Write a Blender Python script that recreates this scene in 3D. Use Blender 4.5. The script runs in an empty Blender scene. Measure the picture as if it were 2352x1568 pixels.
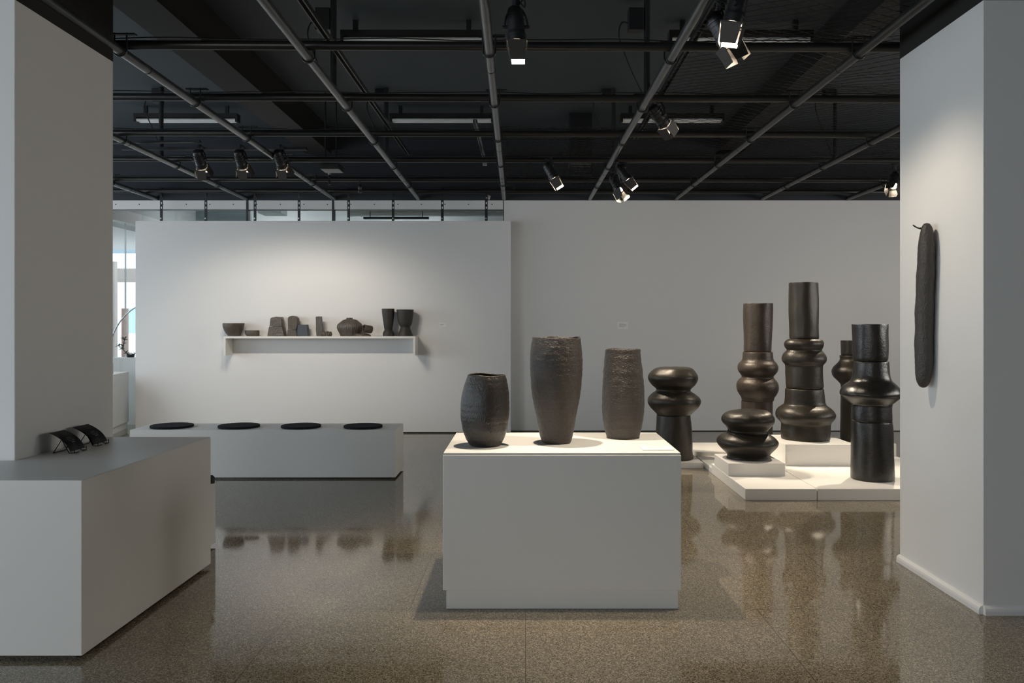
import bpy, bmesh, math, random
from mathutils import Vector, Matrix, noise
random.seed(7)
S = bpy.context.scene
C = S.collection
PI = math.pi

# ------------------------------------------------------------------ camera measures
F, CX, CY, EYE = 1830.0, 1207.0, 745.0, 1.5
def X(px, d): return (px - CX) * d / F            # sideways metres of a sight line at depth d
def H(py, d): return EYE - (py - CY) * d / F      # height of a sight line at depth d
def at(px, py, d): return Vector((X(px, d), d, H(py, d)))

# ------------------------------------------------------------------ materials
def mat(name, color, rough=0.5, metal=0.0, spec=0.5, bump=None, var=None, emit=None, coat=0.0):
    m = bpy.data.materials.new(name); m.use_nodes = True
    nt = m.node_tree; b = nt.nodes['Principled BSDF']
    b.inputs['Base Color'].default_value = (*color, 1)
    b.inputs['Roughness'].default_value = rough
    b.inputs['Metallic'].default_value = metal
    b.inputs['Specular IOR Level'].default_value = spec
    if coat: b.inputs['Coat Weight'].default_value = coat; b.inputs['Coat Roughness'].default_value = 0.3
    tc = nt.nodes.new('ShaderNodeTexCoord')
    if var:                                        # (scale, amount) mottled colour
        n = nt.nodes.new('ShaderNodeTexNoise'); n.inputs['Scale'].default_value = var[0]; n.inputs['Detail'].default_value = 6
        nt.links.new(tc.outputs['Object'], n.inputs['Vector'])
        r = nt.nodes.new('ShaderNodeMix'); r.data_type = 'RGBA'
        k = var[1]
        r.inputs['A'].default_value = (*[c * (1 - k) for c in color], 1)
        r.inputs['B'].default_value = (*[min(1, c * (1 + k)) for c in color], 1)
        nt.links.new(n.outputs['Fac'], r.inputs['Factor']); nt.links.new(r.outputs['Result'], b.inputs['Base Color'])
    if bump:                                       # list of (scale vector, strength, kind)
        last = None
        for (sv, st, kind) in bump:
            mp = nt.nodes.new('ShaderNodeMapping'); mp.inputs['Scale'].default_value = sv
            nt.links.new(tc.outputs['Object'], mp.inputs['Vector'])
            if kind == 'v':
                t = nt.nodes.new('ShaderNodeTexVoronoi'); t.inputs['Scale'].default_value = 1; out = t.outputs['Distance']
            else:
                t = nt.nodes.new('ShaderNodeTexNoise'); t.inputs['Scale'].default_value = 1; t.inputs['Detail'].default_value = 5; out = t.outputs['Fac']
            nt.links.new(mp.outputs['Vector'], t.inputs['Vector'])
            bp = nt.nodes.new('ShaderNodeBump'); bp.inputs['Strength'].default_value = st; bp.inputs['Distance'].default_value = 0.01
            nt.links.new(out, bp.inputs['Height'])
            if last: nt.links.new(last.outputs['Normal'], bp.inputs['Normal'])
            last = bp
        nt.links.new(last.outputs['Normal'], b.inputs['Normal'])
    if emit:
        b.inputs['Emission Color'].default_value = (*emit[0], 1); b.inputs['Emission Strength'].default_value = emit[1]
    return m

WHITE = mat('white_paint', (0.78, 0.78, 0.775), 0.5, spec=0.35, bump=[((60, 60, 60), 0.03, 'n')])
PLINTH = mat('plinth_paint', (0.765, 0.75, 0.72), 0.42, spec=0.4, bump=[((25, 25, 25), 0.02, 'n')])
BLACKP = mat('dark_ceiling_paint', (0.056, 0.068, 0.078), 0.6, spec=0.3, var=(2, 0.12))
BEAMP = mat('black_beam_paint', (0.020, 0.0195, 0.0185), 0.65, spec=0.3, var=(2, 0.15))
NAVYP = mat('black_bulkhead_paint', (0.036, 0.041, 0.050), 0.65, spec=0.3, var=(2, 0.15))
GRAYW = mat('grey_room_paint', (0.55, 0.56, 0.56), 0.6)
PIPE = mat('worn_steel_pipe', (0.12, 0.125, 0.13), 0.28, metal=0.75, var=(9, 0.25), bump=[((80, 80, 80), 0.05, 'n')])
DPIPE = mat('black_painted_pipe', (0.020, 0.0195, 0.019), 0.32, spec=0.5, var=(12, 0.2))
BLACKM = mat('black_metal', (0.014, 0.015, 0.017), 0.38, spec=0.5)
NETM = mat('dark_netting_wire', (0.05, 0.048, 0.045), 0.4, metal=0.6)
BLACKR = mat('black_rubber', (0.012, 0.012, 0.012), 0.6)
DOORM = mat('barn_door_metal', (0.05, 0.047, 0.043), 0.5, metal=0.3)
GALV = mat('galvanised_steel', (0.55, 0.58, 0.60), 0.35, metal=0.9, var=(30, 0.12))
FELT = mat('black_felt', (0.012, 0.014, 0.019), 0.9, spec=0.15, bump=[((300, 300, 300), 0.2, 'n')])
CARD = mat('white_card', (0.86, 0.86, 0.85), 0.6)
INK = mat('grey_ink', (0.55, 0.55, 0.55), 0.7)
VASEM = mat('rough_brown_clay', (0.042, 0.032, 0.026), 0.40, spec=0.55, var=(14, 0.3),
            bump=[((150, 150, 230), 0.5, 'n'), ((70, 70, 105), 0.38, 'n'), ((22, 22, 60), 0.25, 'n')])
VASED = mat('dark_burnished_clay', (0.022, 0.018, 0.0155), 0.36, spec=0.6, var=(9, 0.35),
            bump=[((190, 190, 90), 0.4, 'n'), ((75, 75, 40), 0.22, 'n'), ((18, 18, 30), 0.12, 'n')])
TOTEM = mat('bronze_black_clay', (0.028, 0.024, 0.0185), 0.38, metal=0.3, spec=0.42, var=(7, 0.35),
            bump=[((110, 110, 110), 0.15, 'n'), ((45, 45, 45), 0.12, 'n'), ((12, 12, 12), 0.12, 'n')])
TOTEMB = mat('brown_bronze_clay', (0.042, 0.031, 0.023), 0.44, metal=0.25, spec=0.5, var=(7, 0.3),
             bump=[((45, 45, 45), 0.22, 'n'), ((14, 14, 14), 0.25, 'n')])
TOTEMK = mat('glossy_black_clay', (0.010, 0.0095, 0.009), 0.27, spec=0.6, var=(7, 0.3),
             bump=[((130, 130, 90), 0.16, 'n'), ((45, 45, 45), 0.12, 'n'), ((14, 14, 14), 0.08, 'n')])
POD = mat('pitted_dark_clay', (0.050, 0.043, 0.038), 0.42, spec=0.5, var=(12, 0.3),
          bump=[((85, 85, 60), 0.6, 'n'), ((30, 30, 24), 0.45, 'n'), ((190, 190, 190), 0.2, 'n')])
SMALLC = mat('dark_stoneware', (0.085, 0.069, 0.054), 0.5, spec=0.45, var=(20, 0.3), bump=[((60, 60, 60), 0.25, 'n')])
SMALLR = mat('rough_cut_stoneware', (0.082, 0.065, 0.048), 0.32, spec=0.7, var=(25, 0.4), bump=[((45, 45, 45), 1.0, 'n'), ((14, 14, 40), .5, 'n')])
RIBM = mat('streaked_stoneware', (0.078, 0.062, 0.047), 0.36, spec=0.65, var=(25, 0.35), bump=[((95, 95, 9), .9, 'n'), ((120, 120, 120), .3, 'n')])
SMALLB = mat('blue_grey_stoneware', (0.055, 0.065, 0.082), 0.5, spec=0.45, var=(20, 0.25), bump=[((60, 60, 60), 0.2, 'n')])
CUPM = mat('charcoal_stoneware', (0.040, 0.037, 0.033), 0.55, spec=0.35, bump=[((4, 4, 260), 0.05, 'n')])
SOAPM = mat('white_plastic', (0.85, 0.85, 0.85), 0.3)
LEAFM = mat('dark_green_leaf', (0.035, 0.055, 0.030), 0.45, var=(30, 0.3))
STEMM = mat('plant_stem', (0.06, 0.05, 0.04), 0.7)
ROOML = mat('room_lamp_panel', (1, 1, 1), 0.5, emit=((.95, .97, 1.0), 17.0))
BULB = mat('lamp_lens', (1, 1, 1), 0.3, emit=((1.0, 0.83, 0.62), 40.0))
TUBE = mat('white_fluorescent_tube', (0.80, 0.82, 0.82), 0.35)
GLASS = bpy.data.materials.new('clear_glass'); GLASS.use_nodes = True      # thin clear pane
_n = GLASS.node_tree.nodes; _n.remove(_n['Principled BSDF'])
_t = _n.new('ShaderNodeBsdfTransparent'); _t.inputs['Color'].default_value = (.94, .975, .975, 1)
_g = _n.new('ShaderNodeBsdfGlossy'); _g.inputs['Roughness'].default_value = 0.0
_fr = _n.new('ShaderNodeFresnel')
_m = _n.new('ShaderNodeMixShader'); _l = GLASS.node_tree.links
_ge = _n.new('ShaderNodeNewGeometry'); _ma = _n.new('ShaderNodeMath'); _ma.operation = 'MULTIPLY_ADD'   # same index from both faces
_ma.inputs[1].default_value = 1 / 1.5 - 1.5; _ma.inputs[2].default_value = 1.5
_l.new(_ge.outputs['Backfacing'], _ma.inputs[0]); _l.new(_ma.outputs['Value'], _fr.inputs['IOR'])
_l.new(_fr.outputs['Fac'], _m.inputs['Fac']); _l.new(_t.outputs['BSDF'], _m.inputs[1]); _l.new(_g.outputs['BSDF'], _m.inputs[2])
_l.new(_m.outputs['Shader'], _n['Material Output'].inputs['Surface'])
TAN = mat('tan_render', (0.24, 0.21, 0.19), 0.8, var=(3, 0.15))
BRICK = mat('red_brown_brick', (0.22, 0.13, 0.10), 0.85, var=(12, 0.2))
PALE = mat('pale_render', (0.85, 0.86, 0.86), 0.8)
BLUEG = mat('pale_blue_render', (0.42, 0.56, 0.66), 0.7)
PAVE = mat('grey_pavement', (0.35, 0.35, 0.35), 0.9, var=(4, 0.1))

# terrazzo floor: polished, brown grey chips, fine joints
def terrazzo():
    m = bpy.data.materials.new('polished_terrazzo'); m.use_nodes = True
    nt = m.node_tree; b = nt.nodes['Principled BSDF']; L = nt.links
    tc = nt.nodes.new('ShaderNodeTexCoord')
    v = nt.nodes.new('ShaderNodeTexVoronoi'); v.inputs['Scale'].default_value = 250
    v2 = nt.nodes.new('ShaderNodeTexVoronoi'); v2.inputs['Scale'].default_value = 140
    for t in (v, v2): L.new(tc.outputs['Object'], t.inputs['Vector'])
    sep = nt.nodes.new('ShaderNodeSeparateColor'); L.new(v.outputs['Color'], sep.inputs['Color'])
    cr = nt.nodes.new('ShaderNodeValToRGB'); e = cr.color_ramp.elements
    e[0].position = 0.0; e[0].color = (0.06, 0.049, 0.037, 1)
    e[1].position = 1.0; e[1].color = (0.42, 0.385, 0.315, 1)
    for p, c in ((0.22, (0.145, 0.121, 0.089, 1)), (0.55, (0.225, 0.192, 0.146, 1)), (0.82, (0.29, 0.255, 0.20, 1))):
        n = e.new(p); n.color = c
    L.new(sep.outputs['Red'], cr.inputs['Fac'])
    sep2 = nt.nodes.new('ShaderNodeSeparateColor'); L.new(v2.outputs['Color'], sep2.inputs['Color'])
    cr2 = nt.nodes.new('ShaderNodeValToRGB'); cr2.color_ramp.elements[0].position = 0.0; cr2.color_ramp.elements[0].color = (0.55, 0.52, 0.48, 1)
    cr2.color_ramp.elements[1].position = 0.5; cr2.color_ramp.elements[1].color = (1.1, 1.08, 1.0, 1)
    L.new(sep2.outputs['Green'], cr2.inputs['Fac'])
    mx = nt.nodes.new('ShaderNodeMix'); mx.data_type = 'RGBA'; mx.blend_type = 'MULTIPLY'; mx.inputs['Factor'].default_value = 0.8
    L.new(cr.outputs['Color'], mx.inputs['A']); L.new(cr2.outputs['Color'], mx.inputs['B'])
    # large soft mottling
    nz = nt.nodes.new('ShaderNodeTexNoise'); nz.inputs['Scale'].default_value = 0.9; nz.inputs['Detail'].default_value = 4
    L.new(tc.outputs['Object'], nz.inputs['Vector'])
    mr = nt.nodes.new('ShaderNodeMapRange'); mr.inputs['From Min'].default_value = 0.3; mr.inputs['From Max'].default_value = 0.7
    mr.inputs['To Min'].default_value = 0.72; mr.inputs['To Max'].default_value = 0.98
    L.new(nz.outputs['Fac'], mr.inputs['Value'])
    mm = nt.nodes.new('ShaderNodeMix'); mm.data_type = 'RGBA'; mm.blend_type = 'MULTIPLY'; mm.inputs['Factor'].default_value = 1
    L.new(mx.outputs['Result'], mm.inputs['A']); L.new(mr.outputs['Result'], mm.inputs['B'])
    # joints of the slabs
    br = nt.nodes.new('ShaderNodeTexBrick'); br.offset = 0.5; br.inputs['Scale'].default_value = 1
    br.inputs['Brick Width'].default_value = 1.22; br.inputs['Row Height'].default_value = 1.01
    br.inputs['Mortar Size'].default_value = 0.0022; br.inputs['Mortar Smooth'].default_value = 0.3
    mp = nt.nodes.new('ShaderNodeMapping'); mp.inputs['Location'].default_value = (0.0, -0.16, 0)
    L.new(tc.outputs['Object'], mp.inputs['Vector']); L.new(mp.outputs['Vector'], br.inputs['Vector'])
    mj = nt.nodes.new('ShaderNodeMix'); mj.data_type = 'RGBA'
    L.new(br.outputs['Fac'], mj.inputs['Factor']); L.new(mm.outputs['Result'], mj.inputs['A']); mj.inputs['B'].default_value = (0.075, 0.064, 0.05, 1)
    L.new(mj.outputs['Result'], b.inputs['Base Color'])
    # wear in the polish
    rr = nt.nodes.new('ShaderNodeTexNoise'); rr.inputs['Scale'].default_value = 1.7; rr.inputs['Detail'].default_value = 6
    L.new(tc.outputs['Object'], rr.inputs['Vector'])
    rm = nt.nodes.new('ShaderNodeMapRange'); rm.inputs['From Min'].default_value = 0.3; rm.inputs['From Max'].default_value = 0.7
    rm.inputs['To Min'].default_value = 0.035; rm.inputs['To Max'].default_value = 0.10
    L.new(rr.outputs['Fac'], rm.inputs['Value']); L.new(rm.outputs['Result'], b.inputs['Roughness'])
    b.inputs['Specular IOR Level'].default_value = 0.8
    return m
FLOOR = terrazzo()

# ------------------------------------------------------------------ mesh helpers
def wloc(o):
    v = Vector((0, 0, 0))
    while o: v = v + o.location; o = o.parent
    return v
def put(name, bm, m, parent=None, smooth=None, bevel=0.0, origin=None):
    """link a bmesh built in world metres as one object; origin at its base (or its parent's)"""
    bmesh.ops.recalc_face_normals(bm, faces=bm.faces)
    me = bpy.data.meshes.new(name)
    if parent: off = wloc(parent); loc = Vector((0, 0, 0))
    else:
        if origin is not None: off = Vector(origin)
        else:
            xs = [v.co for v in bm.verts]
            off = Vector(((min(v.x for v in xs) + max(v.x for v in xs)) / 2, (min(v.y for v in xs) + max(v.y for v in xs)) / 2, min(v.z for v in xs)))
        loc = off
    bmesh.ops.translate(bm, verts=bm.verts, vec=-off)
    bm.to_mesh(me); bm.free()
    me.materials.append(m)
    if smooth is not None:
        for p in me.polygons: p.use_smooth = True
        me.set_sharp_from_angle(angle=math.radians(smooth))
    o = bpy.data.objects.new(name, me); C.objects.link(o); o.location = loc
    if parent: o.parent = parent
    if bevel:
        bv = o.modifiers.new('bevel', 'BEVEL'); bv.width = bevel; bv.segments = 2; bv.limit_method = 'ANGLE'
    return o
def tag(o, label, cat, group=None):
    o['label'] = label; o['category'] = cat
    if group: o['group'] = group
    return o
def thing(name, label, cat, loc, group=None):
    o = bpy.data.objects.new(name, None); C.objects.link(o); o.location = loc; o.empty_display_size = 0.1
    return tag(o, label, cat, group)
def struct(name, bm, m, parent=None, **k):
    o = put(name, bm, m, parent, **k); o['kind'] = 'structure'; return o
def box(bm, x0, x1, y0, y1, z0, z1):
    vs = [bm.verts.new((x, y, z)) for z in (z0, z1) for (x, y) in ((x0, y0), (x1, y0), (x1, y1), (x0, y1))]
    for f in ((3, 2, 1, 0), (4, 5, 6, 7), (0, 1, 5, 4), (1, 2, 6, 5), (2, 3, 7, 6), (3, 0, 4, 7)):
        bm.faces.new([vs[i] for i in f])
    return vs
def B(*a):
    bm = bmesh.new(); box(bm, *a); return bm
def prism(bm, pts, z0, z1):
    lo = [bm.verts.new((x, y, z0)) for x, y in pts]; hi = [bm.verts.new((x, y, z1)) for x, y in pts]
    n = len(pts); bm.faces.new(lo[::-1]); bm.faces.new(hi)
    for i in range(n): bm.faces.new((lo[i], lo[(i + 1) % n], hi[(i + 1) % n], hi[i]))
    return bm
def frame(t):
    t = t.normalized(); u = t.cross(Vector((0, 0, 1)))
    if u.length < 1e-3: u = t.cross(Vector((0, 1, 0)))
    u.normalize(); return u, t.cross(u).normalized()
def tube(bm, pts, r, seg=12, cap=True, close=False):
    pts = [Vector(p) for p in pts]; n = len(pts); rings = []
    rs = r if isinstance(r, (list, tuple)) else [r] * n
    u = None
    for i, p in enumerate(pts):
        if close: t = pts[(i + 1) % n] - pts[i - 1]
        else: t = pts[min(i + 1, n - 1)] - pts[max(i - 1, 0)]
        t.normalize()
        if u is None: u, w = frame(t)
        else:
            u = (u - t * u.dot(t)); u = u.normalized() if u.length > 1e-6 else frame(t)[0]; w = t.cross(u).normalized()
        rings.append([bm.verts.new(p + (u * math.cos(2 * PI * k / seg) + w * math.sin(2 * PI * k / seg)) * rs[i]) for k in range(seg)])
    rng = range(n) if close else range(n - 1)
    for i in rng:
        a, b = rings[i], rings[(i + 1) % n]
        for k in range(seg): bm.faces.new((a[k], a[(k + 1) % seg], b[(k + 1) % seg], b[k]))
    if cap and not close: bm.faces.new(rings[0][::-1]); bm.faces.new(rings[-1])
    return bm
def T(pts, r, seg=12, **k): return tube(bmesh.new(), pts, r, seg, **k)
def spline(pts, per=6):
    """Catmull-Rom through tuples of floats"""
    out = []; n = len(pts)
    for i in range(n - 1):
        p0, p1, p2, p3 = pts[max(i - 1, 0)], pts[i], pts[i + 1], pts[min(i + 2, n - 1)]
        for k in range(per):
            t = k / per
            out.append(tuple(0.5 * (2 * b + (c - a) * t + (2 * a - 5 * b + 4 * c - d) * t * t + (3 * b - a - 3 * c + d) * t ** 3)
                             for a, b, c, d in zip(p0, p1, p2, p3)))
    out.append(tuple(pts[-1])); return out
def lathe(bm, rings, y, seg=64, wob=0.0, seed=0.0, fine=0.0, cap0=True, cap1=True, sy=1.0):
    """rings: (r, z, xc); wob/fine = uneven hand-built surface"""
    R = []
    for (r, z, xc) in rings:
        row = []
        for k in range(seg):
            a = 2 * PI * k / seg; ca, sa = math.cos(a), math.sin(a)
            q = Vector((ca * 1.3 + seed, sa * 1.3, z * 4 + seed * 3))
            d = wob * noise.noise(q) + fine * noise.noise(q * 7)
            row.append(bm.verts.new((xc + (r + d) * ca, y + (r + d) * sa * sy, z + 0.5 * d)))
        R.append(row)
    for a, b in zip(R, R[1:]):
        for k in range(seg): bm.faces.new((a[k], a[(k + 1) % seg], b[(k + 1) % seg], b[k]))
    if cap0: bm.faces.new(R[0][::-1])
    if cap1: bm.faces.new(R[-1])
    return R
def rows_from(sc, ox, oy, rows, d, zb=None, sym=None):
    """photo measurements (y, left, right) in one enlarged crop -> rings (r, z, xc), top first -> bottom first"""
    out = []
    for (y, l, r) in rows:
        py = oy + y / sc; pl, pr = ox + l / sc, ox + r / sc
        out.append(((pr - pl) / 2 * d / F, H(py, d), X((pl + pr) / 2, d)))
    out = out[::-1]
    if zb is not None: out[0] = (out[0][0], zb, out[0][2])
    return out
def vessel(name, rings, y, m, parent, thick, wob, seed, fine=0.0, smooth=50, lip=0.0, seg=72, depth=1.0):
    """an open pot: outer wall, rim and inner wall down to an inner floor"""
    out = spline(rings, 6)
    top = out[-1]
    inner = [(max(0.004, r - thick), z, xc) for (r, z, xc) in out if z > out[0][1] + thick * 1.2][::-1]
    prof = out + [(top[0] - thick * 0.3, top[1] + thick * 0.25, top[2]), (top[0] - thick * 0.75, top[1] + thick * 0.2, top[2])] + inner
    bm = bmesh.new()
    R = lathe(bm, prof, y, seg, wob, seed, fine, sy=depth)
    for v in bm.verts: v.co.z = max(v.co.z, rings[0][1])
    return put(name, bm, m, parent, smooth=smooth)
def solid(name, rings, y, m, parent, wob, seed, per=5, smooth=60, seg=64, fine=0.0, edge=0.006):
    pr = spline(rings, per)
    a, b = pr[0], pr[-1]
    pr = [(max(a[0] - edge, .002), a[1], a[2])] + [(a[0] - edge * 0.3, a[1] + edge * 0.3, a[2])] + pr[1:-1] + [(b[0] - edge * 0.3, b[1] - edge * 0.3, b[2]), (max(b[0] - edge, .002), b[1], b[2])]
    bm = bmesh.new(); lathe(bm, pr, y, seg, wob, seed, fine)
    for v in bm.verts: v.co.z = max(v.co.z, rings[0][1])
    return put(name, bm, m, parent, smooth=smooth)

# ================================================================== THE ROOM
ZC = 4.13           # ceiling height
YB = 11.2           # back wall
XL, XR, YF = -8.0, 8.0, -5.0
struct('floor', B(XL - .3, XR + .3, YF - .3, 15.3, -0.2, 0.0), FLOOR, origin=(0, 0, 0))
struct('ceiling', B(XL - .3, XR + .3, YF - .3, YB + .12, ZC, ZC + .2), BLACKP)
struct('wall_back', B(X(1157, YB), XR, YB, YB + .12, 0, H(460, YB)), WHITE)
struct('wall_back_bulkhead', B(XL, XR, YB, YB + .12, H(460, YB), ZC), NAVYP)
struct('trim_header', B(-6.3, X(1157, YB), YB + .001, YB + .12, H(481.5, YB), H(460, YB)), WHITE)
bm = bmesh.new()
for i in range(17):
    px = 266 + i * 54
    tube(bm, [(X(px, YB), YB - .002, H(469, YB)), (X(px, YB), YB + .004, H(469, YB))], .008, 8)
struct('trim_screws', bm, BLACKM)
struct('wall_back_left', B(XL, -6.3, YB, YB + .12, 0, H(460, YB)), WHITE)
bm = bmesh.new(); box(bm, XR, XR + .15, YF, YB, 0, 1.5); box(bm, XR, XR + .15, YF, YB, 3.1, ZC); box(bm, XR, XR + .15, YF, 3.0, 1.5, 3.1); box(bm, XR, XR + .15, 8.0, YB, 1.5, 3.1)
struct('wall_right', bm, WHITE)
bm = bmesh.new()
for k in range(5): box(bm, XR + .05, XR + .1, 3.03 + 4.94 * k / 4 - .03, 3.03 + 4.94 * k / 4 + .03, 1.5, 3.1)
struct('window_7', bm, BLACKM)  # bars of an unseen window, added to let fill in from the right
struct('baseboard_back', B(X(1157, YB), XR, YB - .004, YB, 0.0, 0.011), BLACKM)
# left wall: long daylight windows
LW = [(-3.2, 0.2), (0.9, 3.6), (5.6, 10.4)]
zs0, zs1 = 0.55, 3.1
bm = bmesh.new(); box(bm, XL - .15, XL, YF, YB, 0, zs0); box(bm, XL - .15, XL, YF, YB, zs1, ZC)
e = [YF] + [v for w in LW for v in w] + [YB]
for i in range(0, len(e), 2): box(bm, XL - .15, XL, e[i], e[i + 1], zs0, zs1)
struct('wall_left', bm, WHITE)
for i, (a, b_) in enumerate(LW):
    bm = bmesh.new(); n = max(2, round((b_ - a) / 1.2))
    for k in range(n + 1):
        yy = a + (b_ - a) * k / n; box(bm, XL - .1, XL - .04, max(a, yy - .025), min(b_, yy + .025), zs0, zs1)
    box(bm, XL - .1, XL - .04, a, b_, zs0, zs0 + .05); box(bm, XL - .1, XL - .04, a, b_, zs1 - .05, zs1)
    struct('window_%d' % (i + 1), bm, BLACKM)
# front wall behind the viewer with one unseen window opening on the left for front light
FW = (-7.4, -4.4)
bm = bmesh.new(); box(bm, XL, FW[0], YF - .15, YF, 0, ZC); box(bm, FW[1], XR, YF - .15, YF, 0, ZC)
box(bm, FW[0], FW[1], YF - .15, YF, 0, .4); box(bm, FW[0], FW[1], YF - .15, YF, 3.2, ZC)
struct('wall_front', bm, WHITE)
bm = bmesh.new()
for k in range(5):
    xx = FW[0] + (FW[1] - FW[0]) * k / 4; box(bm, xx - .03, xx + .03, YF - .1, YF - .04, .4, 3.2)
struct('window_4', bm, BLACKM)

# columns, white below, painted black above
def column(name, fx, y0, y1, ztop, sgn, w):
    bm = bmesh.new(); xs = sorted((fx, fx + sgn * w))
    box(bm, xs[0], xs[1], y0, y1, 0, ztop)
    c = struct(name, bm, WHITE, bevel=0.004)
    struct(name + '_top', B(xs[0], xs[1], y0 + .0, y1, ztop, ZC), BEAMP)
    return c
column('column_left', -2.614, 4.08, 5.05, 3.165, -1, 0.9)
column('column_right', 2.37, 4.125, 5.045, 3.18, 1, 0.9)
def cove(bm, p, q, nrm):
    """half-round skirting along p-q"""
    p, q, n = Vector(p), Vector(q), Vector(nrm)
    pr = [(0, 0), (.022, 0), (.022, .022), (.019, .034), (.012, .042), (0, .046)]
    a = [bm.verts.new(p + n * u + Vector((0, 0, v))) for u, v in pr]; b = [bm.verts.new(q + n * u + Vector((0, 0, v))) for u, v in pr]
    for i in range(len(pr) - 1): bm.faces.new((a[i], a[i + 1], b[i + 1], b[i]))
    bm.faces.new(a[::-1]); bm.faces.new(b)
bm = bmesh.new(); cove(bm, (2.37, 4.125, 0), (2.37, 5.045, 0), (-1, 0, 0)); cove(bm, (2.37, 4.125, 0), (3.27, 4.125, 0), (0, -1, 0))
struct('baseboard_column_right', bm, WHITE)
# ceiling beams over the columns
struct('beam_left', B(-2.97, -2.62, 5.06, 10.75, 3.80, ZC), BEAMP)
struct('beam_right', B(2.62, 2.97, 5.06, YB, 3.86, ZC), BEAMP)
struct('beam_back', B(-2.97, 2.97, 10.75, YB, 3.86, ZC), NAVYP)

# ================================================================== CEILING PIPES
YAW = 0.0109
def pdir(x0, y): return x0 - YAW * y
lz, tz = EYE + 1.77, EYE + 1.832
ROWS = [5.25, 6.45, 7.66, 8.88, 10.09, 10.98]
LONG = [(-5.07, 'lengthwise ceiling pipe at far left, only its back end showing'),
        (-3.80, 'lengthwise ceiling pipe emerging from behind left column lower down'),
        (-2.567, 'lengthwise ceiling pipe skimming past the top of left column'),
        (-1.383, 'long grey ceiling pipe second left of overhead barn-door spotlight'),
        (-0.179, 'near vertical looking grey ceiling pipe beside overhead barn-door spotlight'),
        (1.025, 'grey lengthwise ceiling pipe passing left of the spotlight pair'),
        (2.237, 'dark lengthwise ceiling pipe running up toward right column top'),
        (3.446, 'dark lengthwise ceiling pipe disappearing behind right column'),
        (4.65, 'short visible end of lengthwise pipe by lit lamp at far right')]
for i, (x0, lab) in enumerate(LONG):
    ya, yb_ = 1.2, YB - .005
    o = thing('ceiling_pipe', lab, 'pipe', (pdir(x0, ya), ya, lz), 'lengthwise ceiling pipes')
    put('tube', T([(pdir(x0, ya), ya, lz), (pdir(x0, yb_), yb_, lz)], .030, 20), PIPE if x0 < 2 else DPIPE, o, smooth=40)
    for yy in (5.4, 7.9, 9.4, 9.65, 9.9, 10.3):          # dark tape bands
        yy += 0.13 * math.sin(i * 3 + yy * 5)
        put('tape_band', T([(pdir(x0, yy), yy, lz), (pdir(x0, yy + .012), yy + .012, lz)], .0312, 20), BLACKR, o, smooth=40)
    for r in ROWS[:5]:
        yy = r + YAW * x0 + 0.06 * (1 if i % 2 else -1)
        xc = pdir(x0, yy)
        bm = bmesh.new()
        pts = [(xc + .040 * math.cos(a), yy + .012 * math.sin(a), lz + .004 + .040 * math.sin(a)) for a in [PI + PI * k / 12 for k in range(13)]]
        pts = [(xc - .040, yy, lz + .12)] + pts + [(xc + .040, yy, lz + .12)]
        tube(bm, pts, .0055, 8)
        box(bm, xc - .07, xc + .10, yy - .02, yy + .02, lz + .104, lz + .112)
        put('clamp', bm, BLACKM, o, smooth=40)
TLAB = ['nearest crosswise ceiling pipe, behind the overhead barn-door spotlight', 'second nearest crosswise ceiling pipe, with wire lying along it',
        'crosswise ceiling pipe just under the middle pair of fluorescent tubes', 'crosswise ceiling pipe behind the three left track spotlights',
        'crosswise ceiling pipe below the three left track spotlights', 'rearmost crosswise ceiling pipe, close to the back wall']
for i, r in enumerate(ROWS):
    o = thing('cross_pipe', TLAB[i], 'pipe', (0, r, tz), 'crosswise ceiling pipes')
    xa, xb = -5.9, 6.2
    put('tube', T([(xa, r + YAW * xa, tz), (xb, r + YAW * xb, tz)], .030, 20), DPIPE, o, smooth=40)
    # thin wire tied along it
    bm = bmesh.new(); pts = []
    n = 60
    for k in range(n + 1):
        xx = xa + (xb - xa) * k / n
        pts.append((xx, r + YAW * xx + .01 * math.sin(k * 1.7 + i), tz + .034 + .014 * abs(math.sin(k * .45 + i * 2))))
    tube(bm, pts, .004, 6); put('cable', bm, BLACKR, o, smooth=40)
# droppers from the ceiling
k = 0
for r in (6.45, 8.88):
    for (x, nm) in ((-4.04, 'far left'), (-1.55, 'left of middle'), (0.985, 'right of middle'), (3.47, 'far right')):
        if r == 6.45 and abs(x) > 3: continue
        lab = 'black drop post carrying the pipes, %s, %s row' % (nm, 'near' if r == 6.45 else 'back')
        o = thing('drop_post', lab, 'post', (x, r + YAW * x, tz + .03), 'black drop posts')
        put('post', T([(x, r + YAW * x, tz + .031), (x, r + YAW * x, ZC)], .025, 16), BLACKM, o, smooth=40)
        bx = B(x - .13, x - .03, r + .0, r + .10, 3.98, ZC) if r > 7 else B(x - .15, x - .03, r - .02, r + .08, 3.88, 4.06)
        jb = put('junction_box', bx, BLACKM, o, bevel=.004)
        z0 = 4.02 if r > 7 else 3.95
        pts = spline([(x - .13, r + .05, z0), (x - .20, r + .05, z0 + .01), (x - .22, r + .04, z0 - .12), (x - .12, r + .06, z0 - .38), (x - .03, r + .07, tz + .06)], 6)
        put('cable', T(pts, .006, 8), BLACKR, o, smooth=40)

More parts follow.
